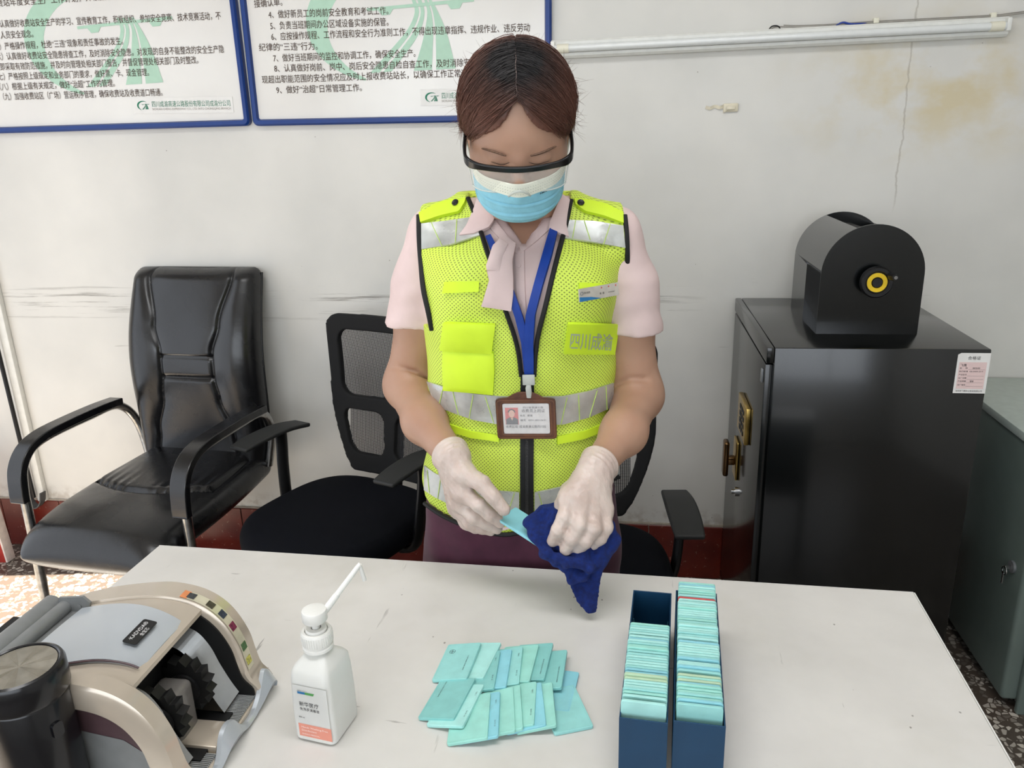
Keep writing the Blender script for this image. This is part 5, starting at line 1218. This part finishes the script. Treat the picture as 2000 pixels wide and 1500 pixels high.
for p in ((1023, 470), (1014, 520), (1017, 590)):
    l, n = hit(p[0], p[1], T_ALL, .003); 
    if p[1] > 500: b2 = MB(); b2.lathe([(.004, 0), (.004, .001), (.0001, .0014)], 16, T=frame(l, n.orthogonal(), n.cross(n.orthogonal()))); o = b2.build('button', M_SHIRT); o.parent = sh; o.matrix_parent_inverse = Matrix()
appliedS('shirt_hem', [(895, 1030), (940, 1046), (1000, 1054)], [(900, 1038), (955, 1056), (1010, 1062)], M_SHIRT, .0, .002, 14, 2, sh)
# ---------------------------------------------------------------- lanyard and badge holder
M_LAN = mat('blue_lanyard_webbing', (8, 56, 146), .5, var=.05, bump=.2, bscale=700)
lan = applied('lanyard', [(1074, 448), (1060, 500), (1043, 560), (1028, 615), (1024, 670), (1024, 732)], [(1090, 450), (1078, 500), (1060, 560), (1046, 615), (1042, 670), (1042, 732)], M_LAN, .003, .0012, 40, 4)
ln2 = applied('lanyard_strap', [(948, 462), (962, 497), (990, 575), (1006, 620), (1018, 670), (1024, 732)], [(958, 458), (980, 500), (1008, 580), (1022, 620), (1034, 670), (1042, 732)], M_LAN, .0005, .0012, 40, 4, lan)
pc_, nn_ = hit(1031, 800, None, .012); yb_ = pc_.y-.004
q = lambda px, py, dy=0.: PY(px, py, yb_+dy)
M_GCLIP = mat('grey_clip_plastic', (176, 178, 172), .4)
def rigid(bl, br, tl, dy=0.): A, B, C_ = q(*bl, dy), q(*br, dy), q(*tl, dy); return frame(A, B-A, C_-A), (B-A).length, (C_-A).length
T, w, h = rigid((1021, 752), (1045, 752), (1021, 732)); b = MB(); b.box((0, 0, -.002), (w, h, .002), .001, T=T); clp = b.build('clip', M_GCLIP, None); wear(clp, lan)
b = MB(); b.tube([q(1033, 750), q(1032, 758), q(1033, 768), q(1033, 777)], [.0035, .0052, .0052, .004], 12, flat=.5, upv=(0, 1, 0)); o = b.build('hook', M_GCLIP, None); wear(o, lan)
T, w, h = rigid((972, 857), (1088, 857), (972, 779)); T = T @ Matrix.Translation((0, 0, .0))
def leath():
    k = NT('brown_leather'); v = k.mapping(); k.col(k.mix(k.ramp(k.noise(v, 60, 4), .3, .7), srgb(72, 38, 22), srgb(96, 54, 32))); k.rough(.5); k.bump(k.voro(v, 500), .2, .001); return k.m
M_BRN = leath(); out = [(0.006, 0), (w-.006, 0), (w-.0015, .0015), (w, .006), (w, h-.006), (w-.0015, h-.0015), (w-.006, h), (w*.80, h+.002), (w*.68, h+.009), (w*.60, h+.012), (w*.40, h+.012), (w*.32, h+.009), (w*.20, h+.002), (.006, h), (.0015, h-.0015), (0, h-.006), (0, .006), (.0015, .0015)]
b = MB(); b.prism([(p[0], p[1]) for p in out], -.0025, .0005, T=T, bev=.0006, seg=1); bh = b.build('badge_holder', M_BRN, None); wear(bh, lan)
fo = rrect(0.0005, .0005, w-.0005, h-.0005, .006, 5); fi = rrect(.0125, .0105, w-.0115, h-.0085, .004, 5); b = MB(); b.grid([[T @ Vector((p[0], p[1], .0004)) for p in fo], [T @ Vector((p[0], p[1], .002)) for p in fo], [T @ Vector((p[0], p[1], .0022)) for p in rrect(.004, .004, w-.004, h-.004, .005, 5)], [T @ Vector((p[0], p[1], .0022)) for p in rrect(.0105, .0085, w-.0095, h-.0065, .005, 5)], [T @ Vector((p[0], p[1], .0018)) for p in fi], [T @ Vector((p[0], p[1], .0004)) for p in fi]], closed_v=True)
o = b.build('holder_frame', M_BRN, None, ang=30); wear(o, bh)
b = MB()
for rr in (rrect(.0028, .0028, w-.0028, h-.0028, .0055, 5), rrect(.0098, .0078, w-.0088, h-.0058, .005, 5)):
    L = len(rr)
    for i in range(L):
        a, c = Vector((*rr[i], .0024)), Vector((*rr[(i+1) % L], .0024)); m_n = max(1, int((c-a).length/.0022))
        for j in range(m_n): b.tube([T @ a.lerp(c, (j+.15)/m_n), T @ a.lerp(c, (j+.75)/m_n)], .00022, 4)
o = b.build('stitching', mat('tan_thread', (172, 128, 84), .7), None, kind='stuff'); wear(o, bh)
b = MB(); b.box((.0125, .0105, .0006), (w-.0115, h-.0085, .0012), T=T); cd = b.build('badge_card', mat('white_card_paper', (206, 202, 200), .3, var=.06, nscale=80), None); wear(cd, bh)
W_ = w; T2 = T
b = MB(); b.box((.0165, .0275, .0013), (.0395, .0585, .0016), T=T); ph = b.build('photo_print', mat('red_photo_ground', (196, 66, 60), .4, var=.05), None, smooth=False); wear(ph, cd)
b = MB(); b.prism([(.0175, .0277), (.0385, .0277), (.0385, .037), (.033, .0405), (.0235, .0405), (.0175, .037)], .0017, .0019, T=T); o = b.build('portrait_jacket', mat('portrait_dark_jacket', (52, 54, 62), .5), None, smooth=False); wear(o, ph)
b = MB(); b.prism([(.028+.0052*math.cos(a), .0475+.0068*math.sin(a)) for a in [2*PI*i/24 for i in range(24)]], .002, .0022, T=T); b.prism([(.0255, .0405), (.0305, .0405), (.0285, .035)], .002, .0022, T=T); o = b.build('portrait_face', mat('portrait_face_print', (206, 160, 140), .5), None, smooth=False); wear(o, ph)
b = MB(); b.prism([(.028+.0066*math.cos(a), .050+.0062*math.sin(a)) for a in [PI*i/14 for i in range(15)]], .00195, .00198, T=T); o = b.build('portrait_hair', M_BLACKP, None, smooth=False); wear(o, ph)
lt = lettering('printed_text', [('四川省高速公路', .048, .0575, .004, .036), ('收费员上岗证', .0455, .0505, .0066, .041), ('姓名   蔡丽', .0425, .0425, .0042, .022), ('编号   0351-001-0631', .0425, .034, .0042, .045), ('收费区域: 成渝高速公路四川段', .0165, .0215, .0056, .071)], M_BLKINK, None, T, .0019); wear(lt, cd)
b = MB(); b.box((.0125, .0105, .0024), (w-.0115, h-.0085, .0027), T=T); 
gk = NT('clear_vinyl'); gk.col((1, 1, 1, 1)); gk.rough(.08); gk.b.inputs['Alpha'].default_value = .12; gk.bump(gk.noise(gk.mapping(), 60, 3), .4, .003); M_CLEAR = gk.m
o = b.build('clear_window', M_CLEAR, None); wear(o, bh)
# name badge pin on the chest
hp = [hit(1128, 588, None, .010)[0], hit(1195, 575, None, .012)[0], hit(1127, 565, None, .010)[0]]; T = frame(hp[0], hp[1]-hp[0], hp[2]-hp[0]); w = (hp[1]-hp[0]).length; h = (hp[2]-hp[0]).length
b = MB(); b.box((0, 0, 0), (w, h, .002), .0004, 1, T=T); nb = b.build('name_badge', mat('silver_badge_metal', (206, 200, 190), .3, .4), None); wear(nb)
b = MB(); b.prism([(.0005, .0005), (w*.55, .0005), (w*.3, h*.25), (.0005, h*.38)], .0021, .0023, T=T); o = b.build('blue_wave', mat('badge_blue_print', (40, 116, 170), .4), None, smooth=False); wear(o, nb)
b = MB()
for i in range(3):
    cx3, cy3 = w*(.56+.18*i), h*.82; b.prism([(cx3+(.0017 if k % 2 == 0 else .0007)*math.sin(k*PI/5), cy3+(.0017 if k % 2 == 0 else .0007)*math.cos(k*PI/5)) for k in range(10)], .0021, .0024, T=T)
o = b.build('red_star', mat('red_enamel', (206, 46, 40), .4), None, smooth=False, kind='stuff'); wear(o, nb)
b = MB(); b.tube([T @ Vector((.0055+.0028*math.cos(a), h*.62+.0028*math.sin(a), .0023)) for a in [2*PI*i/16 for i in range(16)]], .0004, 5, closed=True); o = b.build('round_emblem', mat('badge_grey_print', (120, 128, 136), .4), None); wear(o, nb)
lt = lettering('printed_text', [('四川高速', .010, h*.56, .004, .0125), ('蔡  丽', w*.5, h*.32, .004, .010), ('NO:0510067', w*.72, h*.34, .0026, .014)], M_BLKINK, None, T, .0026); wear(lt, nb)
# ---------------------------------------------------------------- latex gloves
def glove_mat():
    k = NT('white_latex'); v = k.mapping(); k.col(k.mix(k.ramp(k.noise(v, 22, 4), .35, .7), srgb(190, 170, 160), srgb(208, 192, 182))); k.rough(.38)
    k.b.inputs['Subsurface Weight'].default_value = .2; k.b.inputs['Subsurface Radius'].default_value = (.008, .004, .003)
    w = k.noise(k.mapping((1, 1, 1)), 34, 3, .6); st = k.noise(k.mapping((60, 60, 14)), 1, 3, .6); k.bump(k.math('ADD', w, k.math('MULTIPLY', st, .6)), .8, .004); return k.m
M_GLV = glove_mat()
for H, Wp, E, nm in ((HR, W_R, M_R, 'r'), (HL, W_L, M_L, 'l')):
    g, P = hand(H, Wp, .0016); ax_ = nrm(Wp-E); st = Wp-ax_*.012
    cuff = [cap(st, Wp, .0305, .0250)]
    def ring_t(c, R, r):
        c = np.array(c)
        def f(X, Y, Z):
            t = (X-c[0])*ax_[0]+(Y-c[1])*ax_[1]+(Z-c[2])*ax_[2]; rad = np.sqrt(np.maximum((X-c[0])**2+(Y-c[1])**2+(Z-c[2])**2-t*t, 0)); return np.sqrt((rad-R)**2+t*t)-r
        return f
    tl = nrm(ax_+np.array((.15, 0, .1)))
    rings_ = [ring_t(st+ax_*.002, .0305, .0036), ring_t(st+ax_*.009, .0295, .0028), ring_t(st+ax_*.016, .0280, .0022), ring_t(st+ax_*.025, .0262, .0018)]
    def glove(X, Y, Z):
        d = smin(g(X, Y, Z), cuff[0](X, Y, Z), .008)
        d = d+.0004*np.sin(X*420+Z*260)*np.sin(Z*330)
        t = (X-st[0])*ax_[0]+(Y-st[1])*ax_[1]+(Z-st[2])*ax_[2]; d = d-.0007*np.sin(t*620+3*np.sin(X*60))*np.clip(1-np.abs(t-.022)/.026, 0, 1); d = np.maximum(d, -t)
        for q_ in rings_: d = smin(d, q_(X, Y, Z), .003)
        return d
    pts = [q_ for v in P.values() for q_ in v]+[st]; a, b_ = bbx(pts, .035)
    o = sdf_obj('glove', glove, a, b_, .0018, M_GLV, it=1); wear(o)
# ---------------------------------------------------------------- card held in the fingers
def vadd(p, q_): return Vector(p)+Vector(q_)
c0 = PY(968, 1018, 1.142); c1 = PY(1046, 1066, 1.110); c2 = PY(995, 1001, 1.178)
Th = frame(c0, c2-c0, -(c1-c0)); d_ = (c1-c0).normalized()
Th = frame(c0+d_*CL, (c2-c0), c0-c1)
hc = link_mesh('plastic_card', CME[2], None, None); hc.matrix_world = Th; tag(hc, 'teal card being wiped, held between thumb and forefinger above the desk', 'card')
rim_mesh().build('raised_rim', CM[2], hc, smooth=False)
lettering('printed_number', [('01 6143', 0, 0, .003, .012)], M_PRINT, hc, TR((.049, .046, CT), (0, 0, PI/2)), .0003, bold=.01)
# ---------------------------------------------------------------- blue microfibre cloth
def cloth_mat():
    k = NT('royal_blue_microfibre'); v = k.mapping(); k.col(k.mix(k.ramp(k.noise(v, 160, 4), .3, .7), srgb(2, 22, 84), srgb(4, 42, 122))); k.rough(.95); k.b.inputs['Sheen Weight'].default_value = .12
    k.b.inputs['Sheen Tint'].default_value = srgb(60, 100, 220); k.bump(k.noise(v, 900, 3, .7), .9, .003); return k.m
M_CLO = cloth_mat()
C = lambda px, py, y: np.array(PY(px, py, y))
folds = []
def fold(pts, rs, k=.008): folds.append((un([cap(C(*pts[i]), C(*pts[i+1]), rs[i], rs[i+1]) for i in range(len(pts)-1)], .006), k))
fold([(1032, 1024, 1.130), (1062, 1002, 1.150), (1088, 992, 1.155)], [.009, .012, .013])
fold([(1045, 1030, 1.125), (1078, 1050, 1.122), (1110, 1068, 1.128), (1150, 1060, 1.135)], [.011, .015, .018, .018])
fold([(1036, 1042, 1.118), (1068, 1078, 1.100), (1105, 1096, 1.092), (1150, 1112, 1.090)], [.005, .0075, .008, .007])
fold([(1060, 1082, 1.105), (1090, 1100, 1.104), (1120, 1118, 1.104), (1140, 1128, 1.098), (1118, 1132, 1.10)], [.006, .008, .008, .007, .007])
fold([(1150, 1040, 1.145), (1190, 1030, 1.150), (1203, 1052, 1.140), (1186, 1084, 1.128), (1168, 1116, 1.112)], [.015, .010, .007, .007, .007])
fold([(1165, 1050, 1.13), (1178, 1078, 1.118), (1160, 1112, 1.105)], [.010, .008, .007])
fold([(1120, 1060, 1.125), (1140, 1085, 1.108), (1150, 1110, 1.098)], [.011, .008, .006])
fold([(1090, 1000, 1.155), (1130, 1030, 1.150), (1165, 1040, 1.150)], [.014, .018, .014])
tipA, tipB, tipC, tipD = C(1086, 1098, 1.108), C(1174, 1106, 1.118), C(1160, 1203, 1.094), C(1128, 1178, 1.096)
def tipsheet(X, Y, Z):
    # hanging corner of the cloth: a wavy sheet bounded by its hems
    n = nrm(np.cross(tipB-tipA, tipC-tipA)); n = n if n[1] < 0 else -n
    ux = nrm(tipB-tipA); uy = nrm(np.cross(n, ux)); 
    if uy @ (tipC-tipA) < 0: uy = -uy
    px = (X-tipA[0])*ux[0]+(Y-tipA[1])*ux[1]+(Z-tipA[2])*ux[2]; py = (X-tipA[0])*uy[0]+(Y-tipA[1])*uy[1]+(Z-tipA[2])*uy[2]; pn = (X-tipA[0])*n[0]+(Y-tipA[1])*n[1]+(Z-tipA[2])*n[2]
    P2 = [(0, -.012), ((tipB-tipA) @ ux, -.012), ((tipC-tipA) @ ux+.004, (tipC-tipA) @ uy), ((tipC-tipA) @ ux-.006, (tipC-tipA) @ uy+.001), ((tipD-tipA) @ ux, (tipD-tipA) @ uy)]
    d = None
    for i in range(len(P2)):
        a, b_ = P2[i], P2[(i+1) % len(P2)]; ex, ey = b_[0]-a[0], b_[1]-a[1]; L = math.hypot(ex, ey); q_ = ((px-a[0])*ey-(py-a[1])*ex)/L; d = q_ if d is None else np.maximum(d, q_)
    wave = .0045*np.sin(px*95+py*30)+.004*np.cos(py*40)
    return np.maximum(d+.0006*np.sin(py*900), np.abs(pn-wave)-.0022)
fill = [ell(C(1105, 1040, 1.140), (.050, .022, .038)), ell(C(1160, 1062, 1.140), (.038, .020, .034)), ell(C(1125, 1088, 1.118), (.036, .016, .026))]
def cloth(X, Y, Z):
    d = un(fill, .015)(X, Y, Z)
    for g_, k in folds: d = smin(d, g_(X, Y, Z), k)
    d = d+.0012*np.sin(X*110+Z*150+2*np.sin(Z*60))+.0014*np.sin(Z*170-X*210+1.5*np.sin(X*90))
    d = smin(d, tipsheet(X, Y, Z), .006); gg = np.minimum(hL(X, Y, Z), 9); d = np.maximum(d, -(gg-.0015)*1.0) if False else d
    return d
co = sdf_obj('wiping_cloth', cloth, (-.21, 1.05, .765), (.01, 1.19, .925), .0022, M_CLO, it=1); tag(co, 'royal blue microfibre cloth bunched in the gloved hand, its corner hanging down', 'cloth')
# ---------------------------------------------------------------- hair
def hair_mat(name='dark_brown_hair'):
    k = NT(name); v = k.mapping(); oi = k.sep(v)
    # dyed lengths turn brown away from the dark roots at the parting
    vt = k.n.new('ShaderNodeVectorMath'); vt.operation = 'SUBTRACT'; k.link(v, vt.inputs[0]); vt.inputs[1].default_value = tuple(H_(.0, -.01, .12))
    ln = k.n.new('ShaderNodeVectorMath'); ln.operation = 'LENGTH'; k.link(vt.outputs[0], ln.inputs[0])
    f = k.ramp(k.math('ADD', ln.outputs['Value'], k.math('MULTIPLY', k.noise(v, 60, 3), .03)), .05, .115)
    k.col(k.mix(f, srgb(26, 22, 22), srgb(108, 72, 60))); k.rough(.42); k.b.inputs['Specular IOR Level'].default_value = .35
    k.bump(k.noise(k.mapping((400, 60, 60)), 1, 3), .3, .001); return k.m
M_HAIR = hair_mat()
EC = (0, .018, .032); ER = (.088, .103, .090)
def hair_cap(X, Y, Z):
    x, y, z = X-HC[0], Y-HC[1], Z-HC[2]
    hx = x*RH[0][0]+y*RH[1][0]+z*RH[2][0]; hy = x*RH[0][1]+y*RH[1][1]+z*RH[2][1]; hz = x*RH[0][2]+y*RH[1][2]+z*RH[2][2]
    d = he(EC, ER)(X, Y, Z)
    ax = np.abs(hx); line = np.interp(ax, [0, .003, .015, .03, .052, .067, .08], [.092, .087, .067, .050, .034, .022, .016])     # hairline height on the forehead
    face = np.maximum(line-hz, 0)*0+np.maximum(hz-line, hy-np.interp(ax, [0, .06, .072, .085], [.02, .0, -.028, -.035]))
    d = np.maximum(d, -face)                       # keep outside the face opening
    d = np.maximum(d, -(hz+.045+np.clip(hy, 0, .1)*.5)); return d
hr = sdf_obj('hair', hair_cap, HC-.16, HC+.16, .003, M_HAIR, it=2); wear(hr)
def onell(p, s=1.): 
    q_ = np.array([(p[i]-EC[i])/ER[i] for i in range(3)]); q_ = q_/np.linalg.norm(q_)*s; return np.array([q_[i]*ER[i]+EC[i] for i in range(3)])
rng = np.random.RandomState(3); V = []; Fc = []
def strand(P3, r):
    n = len(V); N = len(P3)
    for i, p in enumerate(P3):
        t = nrm(P3[min(i+1, N-1)]-P3[max(i-1, 0)]); a = nrm(np.cross(t, (.3, .2, .9))); b_ = np.cross(t, a); rr = r*(1-.75*(i/(N-1))**3)
        for k in range(3): w = 2*PI*k/3; V.append(tuple(p+a*math.cos(w)*rr+b_*math.sin(w)*rr))
    for i in range(N-1):
        for k in range(3): Fc.append((n+i*3+k, n+i*3+(k+1) % 3, n+i*3+3+(k+1) % 3, n+i*3+3+k))
NST = 5200
for s_ in range(NST):
    sd_ = 1 if s_ % 2 else -1; u = rng.rand()**.8; al = math.radians(37+108*u)         # along the parting, from the hairline to the crown
    st_ = np.array((sd_*abs(rng.normal(0, .0016)), EC[1]-math.cos(al)*.1, EC[2]+math.sin(al)*.09)); st_ = onell(st_)
    w = rng.rand()
    end = np.array((sd_*(.100-.012*(1-u)), -.045+.085*u+.055*w*u+.02*(w-.5), .046-.075*u*w-.028*(u > .3)*w+.012*(rng.rand()-.5)))
    if u < .45: end = np.array((sd_*(.060+.030*w+.02*u), -.055+.040*w+.03*u, .030-.022*w+.006*rng.normal()))
    mid = (st_+end)/2+np.array((sd_*(.004+.016*min(1, u*2)), -.012*(1-u), -.004+.040*min(1, u*2)))
    P3 = []; lift_s = 1.0+.030*rng.rand()+(.05*rng.rand() if rng.rand() < .05 else 0); wav = rng.uniform(-1, 1)*.002; ph_ = rng.rand()*6
    for i in range(11):
        t = i/10; p = st_*(1-t)**2+2*mid*t*(1-t)+end*t*t; p = onell(p, lift_s+.012*math.sin(PI*t)); p = p+np.array((0, wav*math.sin(t*9+ph_), wav*math.cos(t*7+ph_))); P3.append(HC+RH @ p)
    strand(P3, .00042+.0003*rng.rand())
for s_ in range(260):                              # short flyaways at the outline and the temples
    a = rng.rand()*2*PI; u = rng.rand(); base = onell((math.cos(a)*.09, .02+rng.normal()*.02, .03+abs(math.sin(a))*.09), 1.0)
    if s_ < 70: base = onell(((1 if s_ % 2 else -1)*.088, -.02+.03*rng.rand(), .0+.03*rng.rand()), 1.0)
    dirn = nrm(base-np.array(EC)); side = nrm(rng.normal(size=3)); L = .010+.016*rng.rand(); P3 = [HC+RH @ (base+dirn*L*.55*t+side*L*t*t*.8) for t in [i/5 for i in range(6)]]
    strand(P3, .00022)
for s_ in range(420):                              # wisps in front of the ears
    sd_ = 1 if s_ % 2 else -1; base = onell((sd_*.09, -.015+.03*rng.rand(), .04+.02*rng.rand()), 1.01); L = .03+.035*rng.rand(); o_ = rng.normal()*.006
    P3 = [HC+RH @ (base+np.array((sd_*(.002-.010*t*t)+o_*t*t, .004*t+o_*t, -L*t))) for t in [i/6 for i in range(7)]]; strand(P3, .0004)
me = bpy.data.meshes.new('hair_strands'); me.from_pydata(V, [], Fc); me.materials.append(M_HAIR); ho = link_mesh('hair_strands', me, None, None, smooth=True); ho['kind'] = 'stuff'; wear(ho, hr)
# parting: a thin line of scalp
M_SCALP = mat('scalp', (104, 88, 82), .6, var=.1)
P3 = [HC+RH @ onell((.0006*math.sin(i*2), EC[1]-math.cos(math.radians(40+5*i))*.1, EC[2]+math.sin(math.radians(40+5*i))*.09), 1.016) for i in range(11)]
b = MB(); b.tube(P3, [.0012+.0012*math.sin(PI*i/10) for i in range(11)], 6, flat=.4); o = b.build('parting', M_SCALP, None); wear(o, hr)
# eyebrows and lashes
M_BROW = mat('brow_hair', (112, 86, 70), .8, var=.2, nscale=300)
T_B = bodytree
def browlash(name, P, r, m, lift):
    pts = [hit(a, b_, T_B, lift)[0] for a, b_ in [tuple(q_[:2]) for q_ in catmull([(x, y, 0) for x, y in P], 4)]]; n = len(pts); bb = MB(); bb.tube(pts, [r*(.35+.65*math.sin(PI*min(.95, .15+.8*i/n))) for i in range(n)], 8, flat=.35); o = bb.build(name, m, None); wear(o)
browlash('eyebrow', [(988, 304), (968, 297), (943, 290)], .0052, M_BROW, .0004); browlash('eyebrow', [(1036, 304), (1058, 298), (1084, 286)], .0052, M_BROW, .0004)
browlash('eyelash', [(995, 317), (980, 321), (960, 316)], .0011, M_BLACKP, .0008); browlash('eyelash', [(1033, 317), (1050, 320), (1072, 314)], .0011, M_BLACKP, .0008)
# ---------------------------------------------------------------- face mask
M_MASK = mat('pale_blue_nonwoven', (138, 200, 220), .75, var=.05, nscale=60, bump=.2, bscale=260); M_MASKW = mat('white_nonwoven', (228, 230, 214), .75, var=.03)
def mask_pt(u, v, off=0.):
    hw = .0725*(1-.06*v)*(1-.52*max(0, (v-.62)/.38)**1.7); x = hw*math.sin(u*1.25)/math.sin(1.25)
    yf = -.101-.006*math.sin(PI*min(1, v*1.1))-.010*math.exp(-((v-.12)/.25)**2)*math.exp(-(u/.25)**2)
    if v > .7: yf += .050*((v-.7)/.3)**1.6
    y = yf+(.050+.012*v)*(abs(u)**2.4); z = -.024-.094*v+.004*u*u
    if v > .78: z -= .004
    pl = 0
    for c in (.34, .55, .76): pl += -.0022*math.exp(-((v-c-.03*(1-u*u))/.012)**2)+.0016*math.exp(-((v-c-.03-.03*(1-u*u))/.02)**2)
    q_ = HC+RH @ np.array((x, y-pl-off, z)); return tuple(q_)
def mask_grid(v0, v1, off, name, m, parent=None, u0=-1, u1=1, nu=44, nv=44, th=.0012):
    o_ = [[mask_pt(u0+(u1-u0)*i/nu, v0+(v1-v0)*j/nv, off) for i in range(nu+1)] for j in range(nv+1)]
    i_ = [[mask_pt(u0+(u1-u0)*i/nu, v0+(v1-v0)*j/nv, off-th) for i in range(nu+1)] for j in range(nv+1)]
    b = MB(); b.grid(o_); b.grid(i_); e = [(0, i) for i in range(nu+1)]+[(j, nu) for j in range(1, nv+1)]+[(nv, i) for i in range(nu-1, -1, -1)]+[(j, 0) for j in range(nv-1, 0, -1)]
    b.grid([[o_[j][i] for j, i in e], [i_[j][i] for j, i in e]], closed_v=True); o = b.build(name, m, None, ang=70); wear(o, parent); return o
mk = mask_grid(0, 1, 0, 'face_mask', M_MASK)
mask_grid(-.03, .17, .0012, 'mask_top_band', M_MASKW, mk, nv=10)
M_DOT = mat('embossed_dots', (96, 110, 112), .7)
b = MB()
for v_ in (.03, .075, .12):
    for k in range(46):
        u = -.92+1.84*k/45
        if v_ > .1 and abs(u) > .9: continue
        p = Vector(mask_pt(u, v_, .0015)); b.box(p-Vector((.0005, .0003, .0002)), p+Vector((.0005, .0003, .0002)))
o = b.build('stitch_dot', M_DOT, None, smooth=False, kind='stuff'); wear(o, mk)
b = MB()
for sg in (-1, 1):
    for a in range(5):
        for c in range(14): p = Vector(mask_pt(sg*(.985-.028*a), .08+.058*c, .0006)); b.box(p-Vector((.0005, .0004, .0004)), p+Vector((.0005, .0004, .0004)))
o = b.build('side_weld', mat('weld_blue', (86, 152, 178), .7), None, smooth=False, kind='stuff'); wear(o, mk)
tm_ = text_mesh('KM:N', 1., bold=.02); b = MB(); cc = [v.co[:] for v in tm_.vertices]; b.add([mask_pt(.34+.13*c[0]/2.4, .215-.035*c[1], .0012) for c in cc], [tuple(p.vertices) for p in tm_.polygons]); o = b.build('printed_text', M_BLKINK, None, smooth=False); wear(o, mk)
for sg in (-1, 1):
    for v_ in (.03, .93):
        p0 = np.array(mask_pt(sg, v_ if v_ < .5 else .8)); p1 = H_(sg*.078, .012, .028 if v_ < .5 else -.032); mid = (p0+p1)/2+RH @ np.array((sg*.005, 0, 0)); b = MB(); b.tube([p0, mid, p1], .0013, 6); o = b.build('ear_loop', M_MASKW, None); wear(o, mk)
# ---------------------------------------------------------------- safety glasses
M_GBLK = mat('gloss_black_plastic', (12, 12, 13), .22, var=0)
def gp(x, y, z): return HC+RH @ np.array((x, y, z))
gpts = [(-.080, .0, .005), (-.081, -.035, .006), (-.0805, -.062, .007), (-.077, -.083, .006), (-.064, -.095, .005), (-.033, -.1035, .004), (0, -.106, .003), (.033, -.1035, .004), (.064, -.095, .005), (.077, -.083, .006), (.0805, -.062, .007), (.081, -.035, .006), (.080, .0, .005)]
pp = catmull(gpts, 5); n = len(pp); b = MB(); upw = tuple(RH @ np.array((0, 0, 1)))
b.ribbon([gp(*p) for p in pp], upw, [.0095+.005*math.exp(-((abs(p.x)-.074)/.012)**2) for p in pp], .005); gl = b.build('safety_glasses', M_GBLK, None); md = gl.modifiers.new('b', 'BEVEL'); md.width = .0016; md.segments = 2; wear(gl)
for sg in (-1, 1):
    b = MB(); b.ribbon([gp(sg*.079, .0, .002), gp(sg*.079, .02, -.002), gp(sg*.077, .04, -.014)], upw, [.008, .008, .006], .003); o = b.build('temple_arm', M_GBLK, None); wear(o, gl)
ck = NT('clear_lens'); ck.col((.97, .98, .93, 1)); ck.rough(.04); ck.b.inputs['Alpha'].default_value = .17; ck.b.inputs['Specular IOR Level'].default_value = .8; M_LENS = ck.m
rows = []
for j in range(13):
    t = j/12; row = []
    for i in range(49):
        u = -1+2*i/48; x = .0745*math.sin(u*1.35)/math.sin(1.35)*(1-.05*t); y = -.106+.022*abs(u)**2.6+.004*t; notch = .012*math.exp(-(u/.17)**2)
        z = .002-t*(.042-notch)-.0*u; row.append(tuple(gp(x, y, z)))
    rows.append(row)
b = MB(); b.grid(rows); b.grid([[tuple(Vector(p)+Vector(RH @ np.array((0, .0018, 0)))) for p in r_] for r_ in rows]); o = b.build('lens', M_LENS, None); wear(o, gl)
M_CLR = mat('clear_lens_rim', (214, 220, 214), .1, var=0, alpha=.55)
b = MB(); b.tube(rows[-1], .0012, 8); b.tube([r_[0] for r_ in rows], .001, 6); b.tube([r_[-1] for r_ in rows], .001, 6); o = b.build('lens_rim', M_CLR, None, kind='stuff'); wear(o, gl)
b = MB(); b.tube(catmull([gp(-.016, -.108, -.042), gp(-.010, -.114, -.032), gp(0, -.117, -.027), gp(.010, -.114, -.032), gp(.016, -.108, -.042)], 5), .0022, 10); o = b.build('nose_piece', M_CLR, None); wear(o, gl)
for sg in (-1, 1):
    b = MB(); b.add([gp(sg*.0745, -.083, .0), gp(sg*.080, -.045, .0), gp(sg*.079, -.05, -.035), gp(sg*.074, -.079, -.042)], [(0, 1, 2, 3)]); o = b.build('side_shield', M_LENS, None); wear(o, gl)
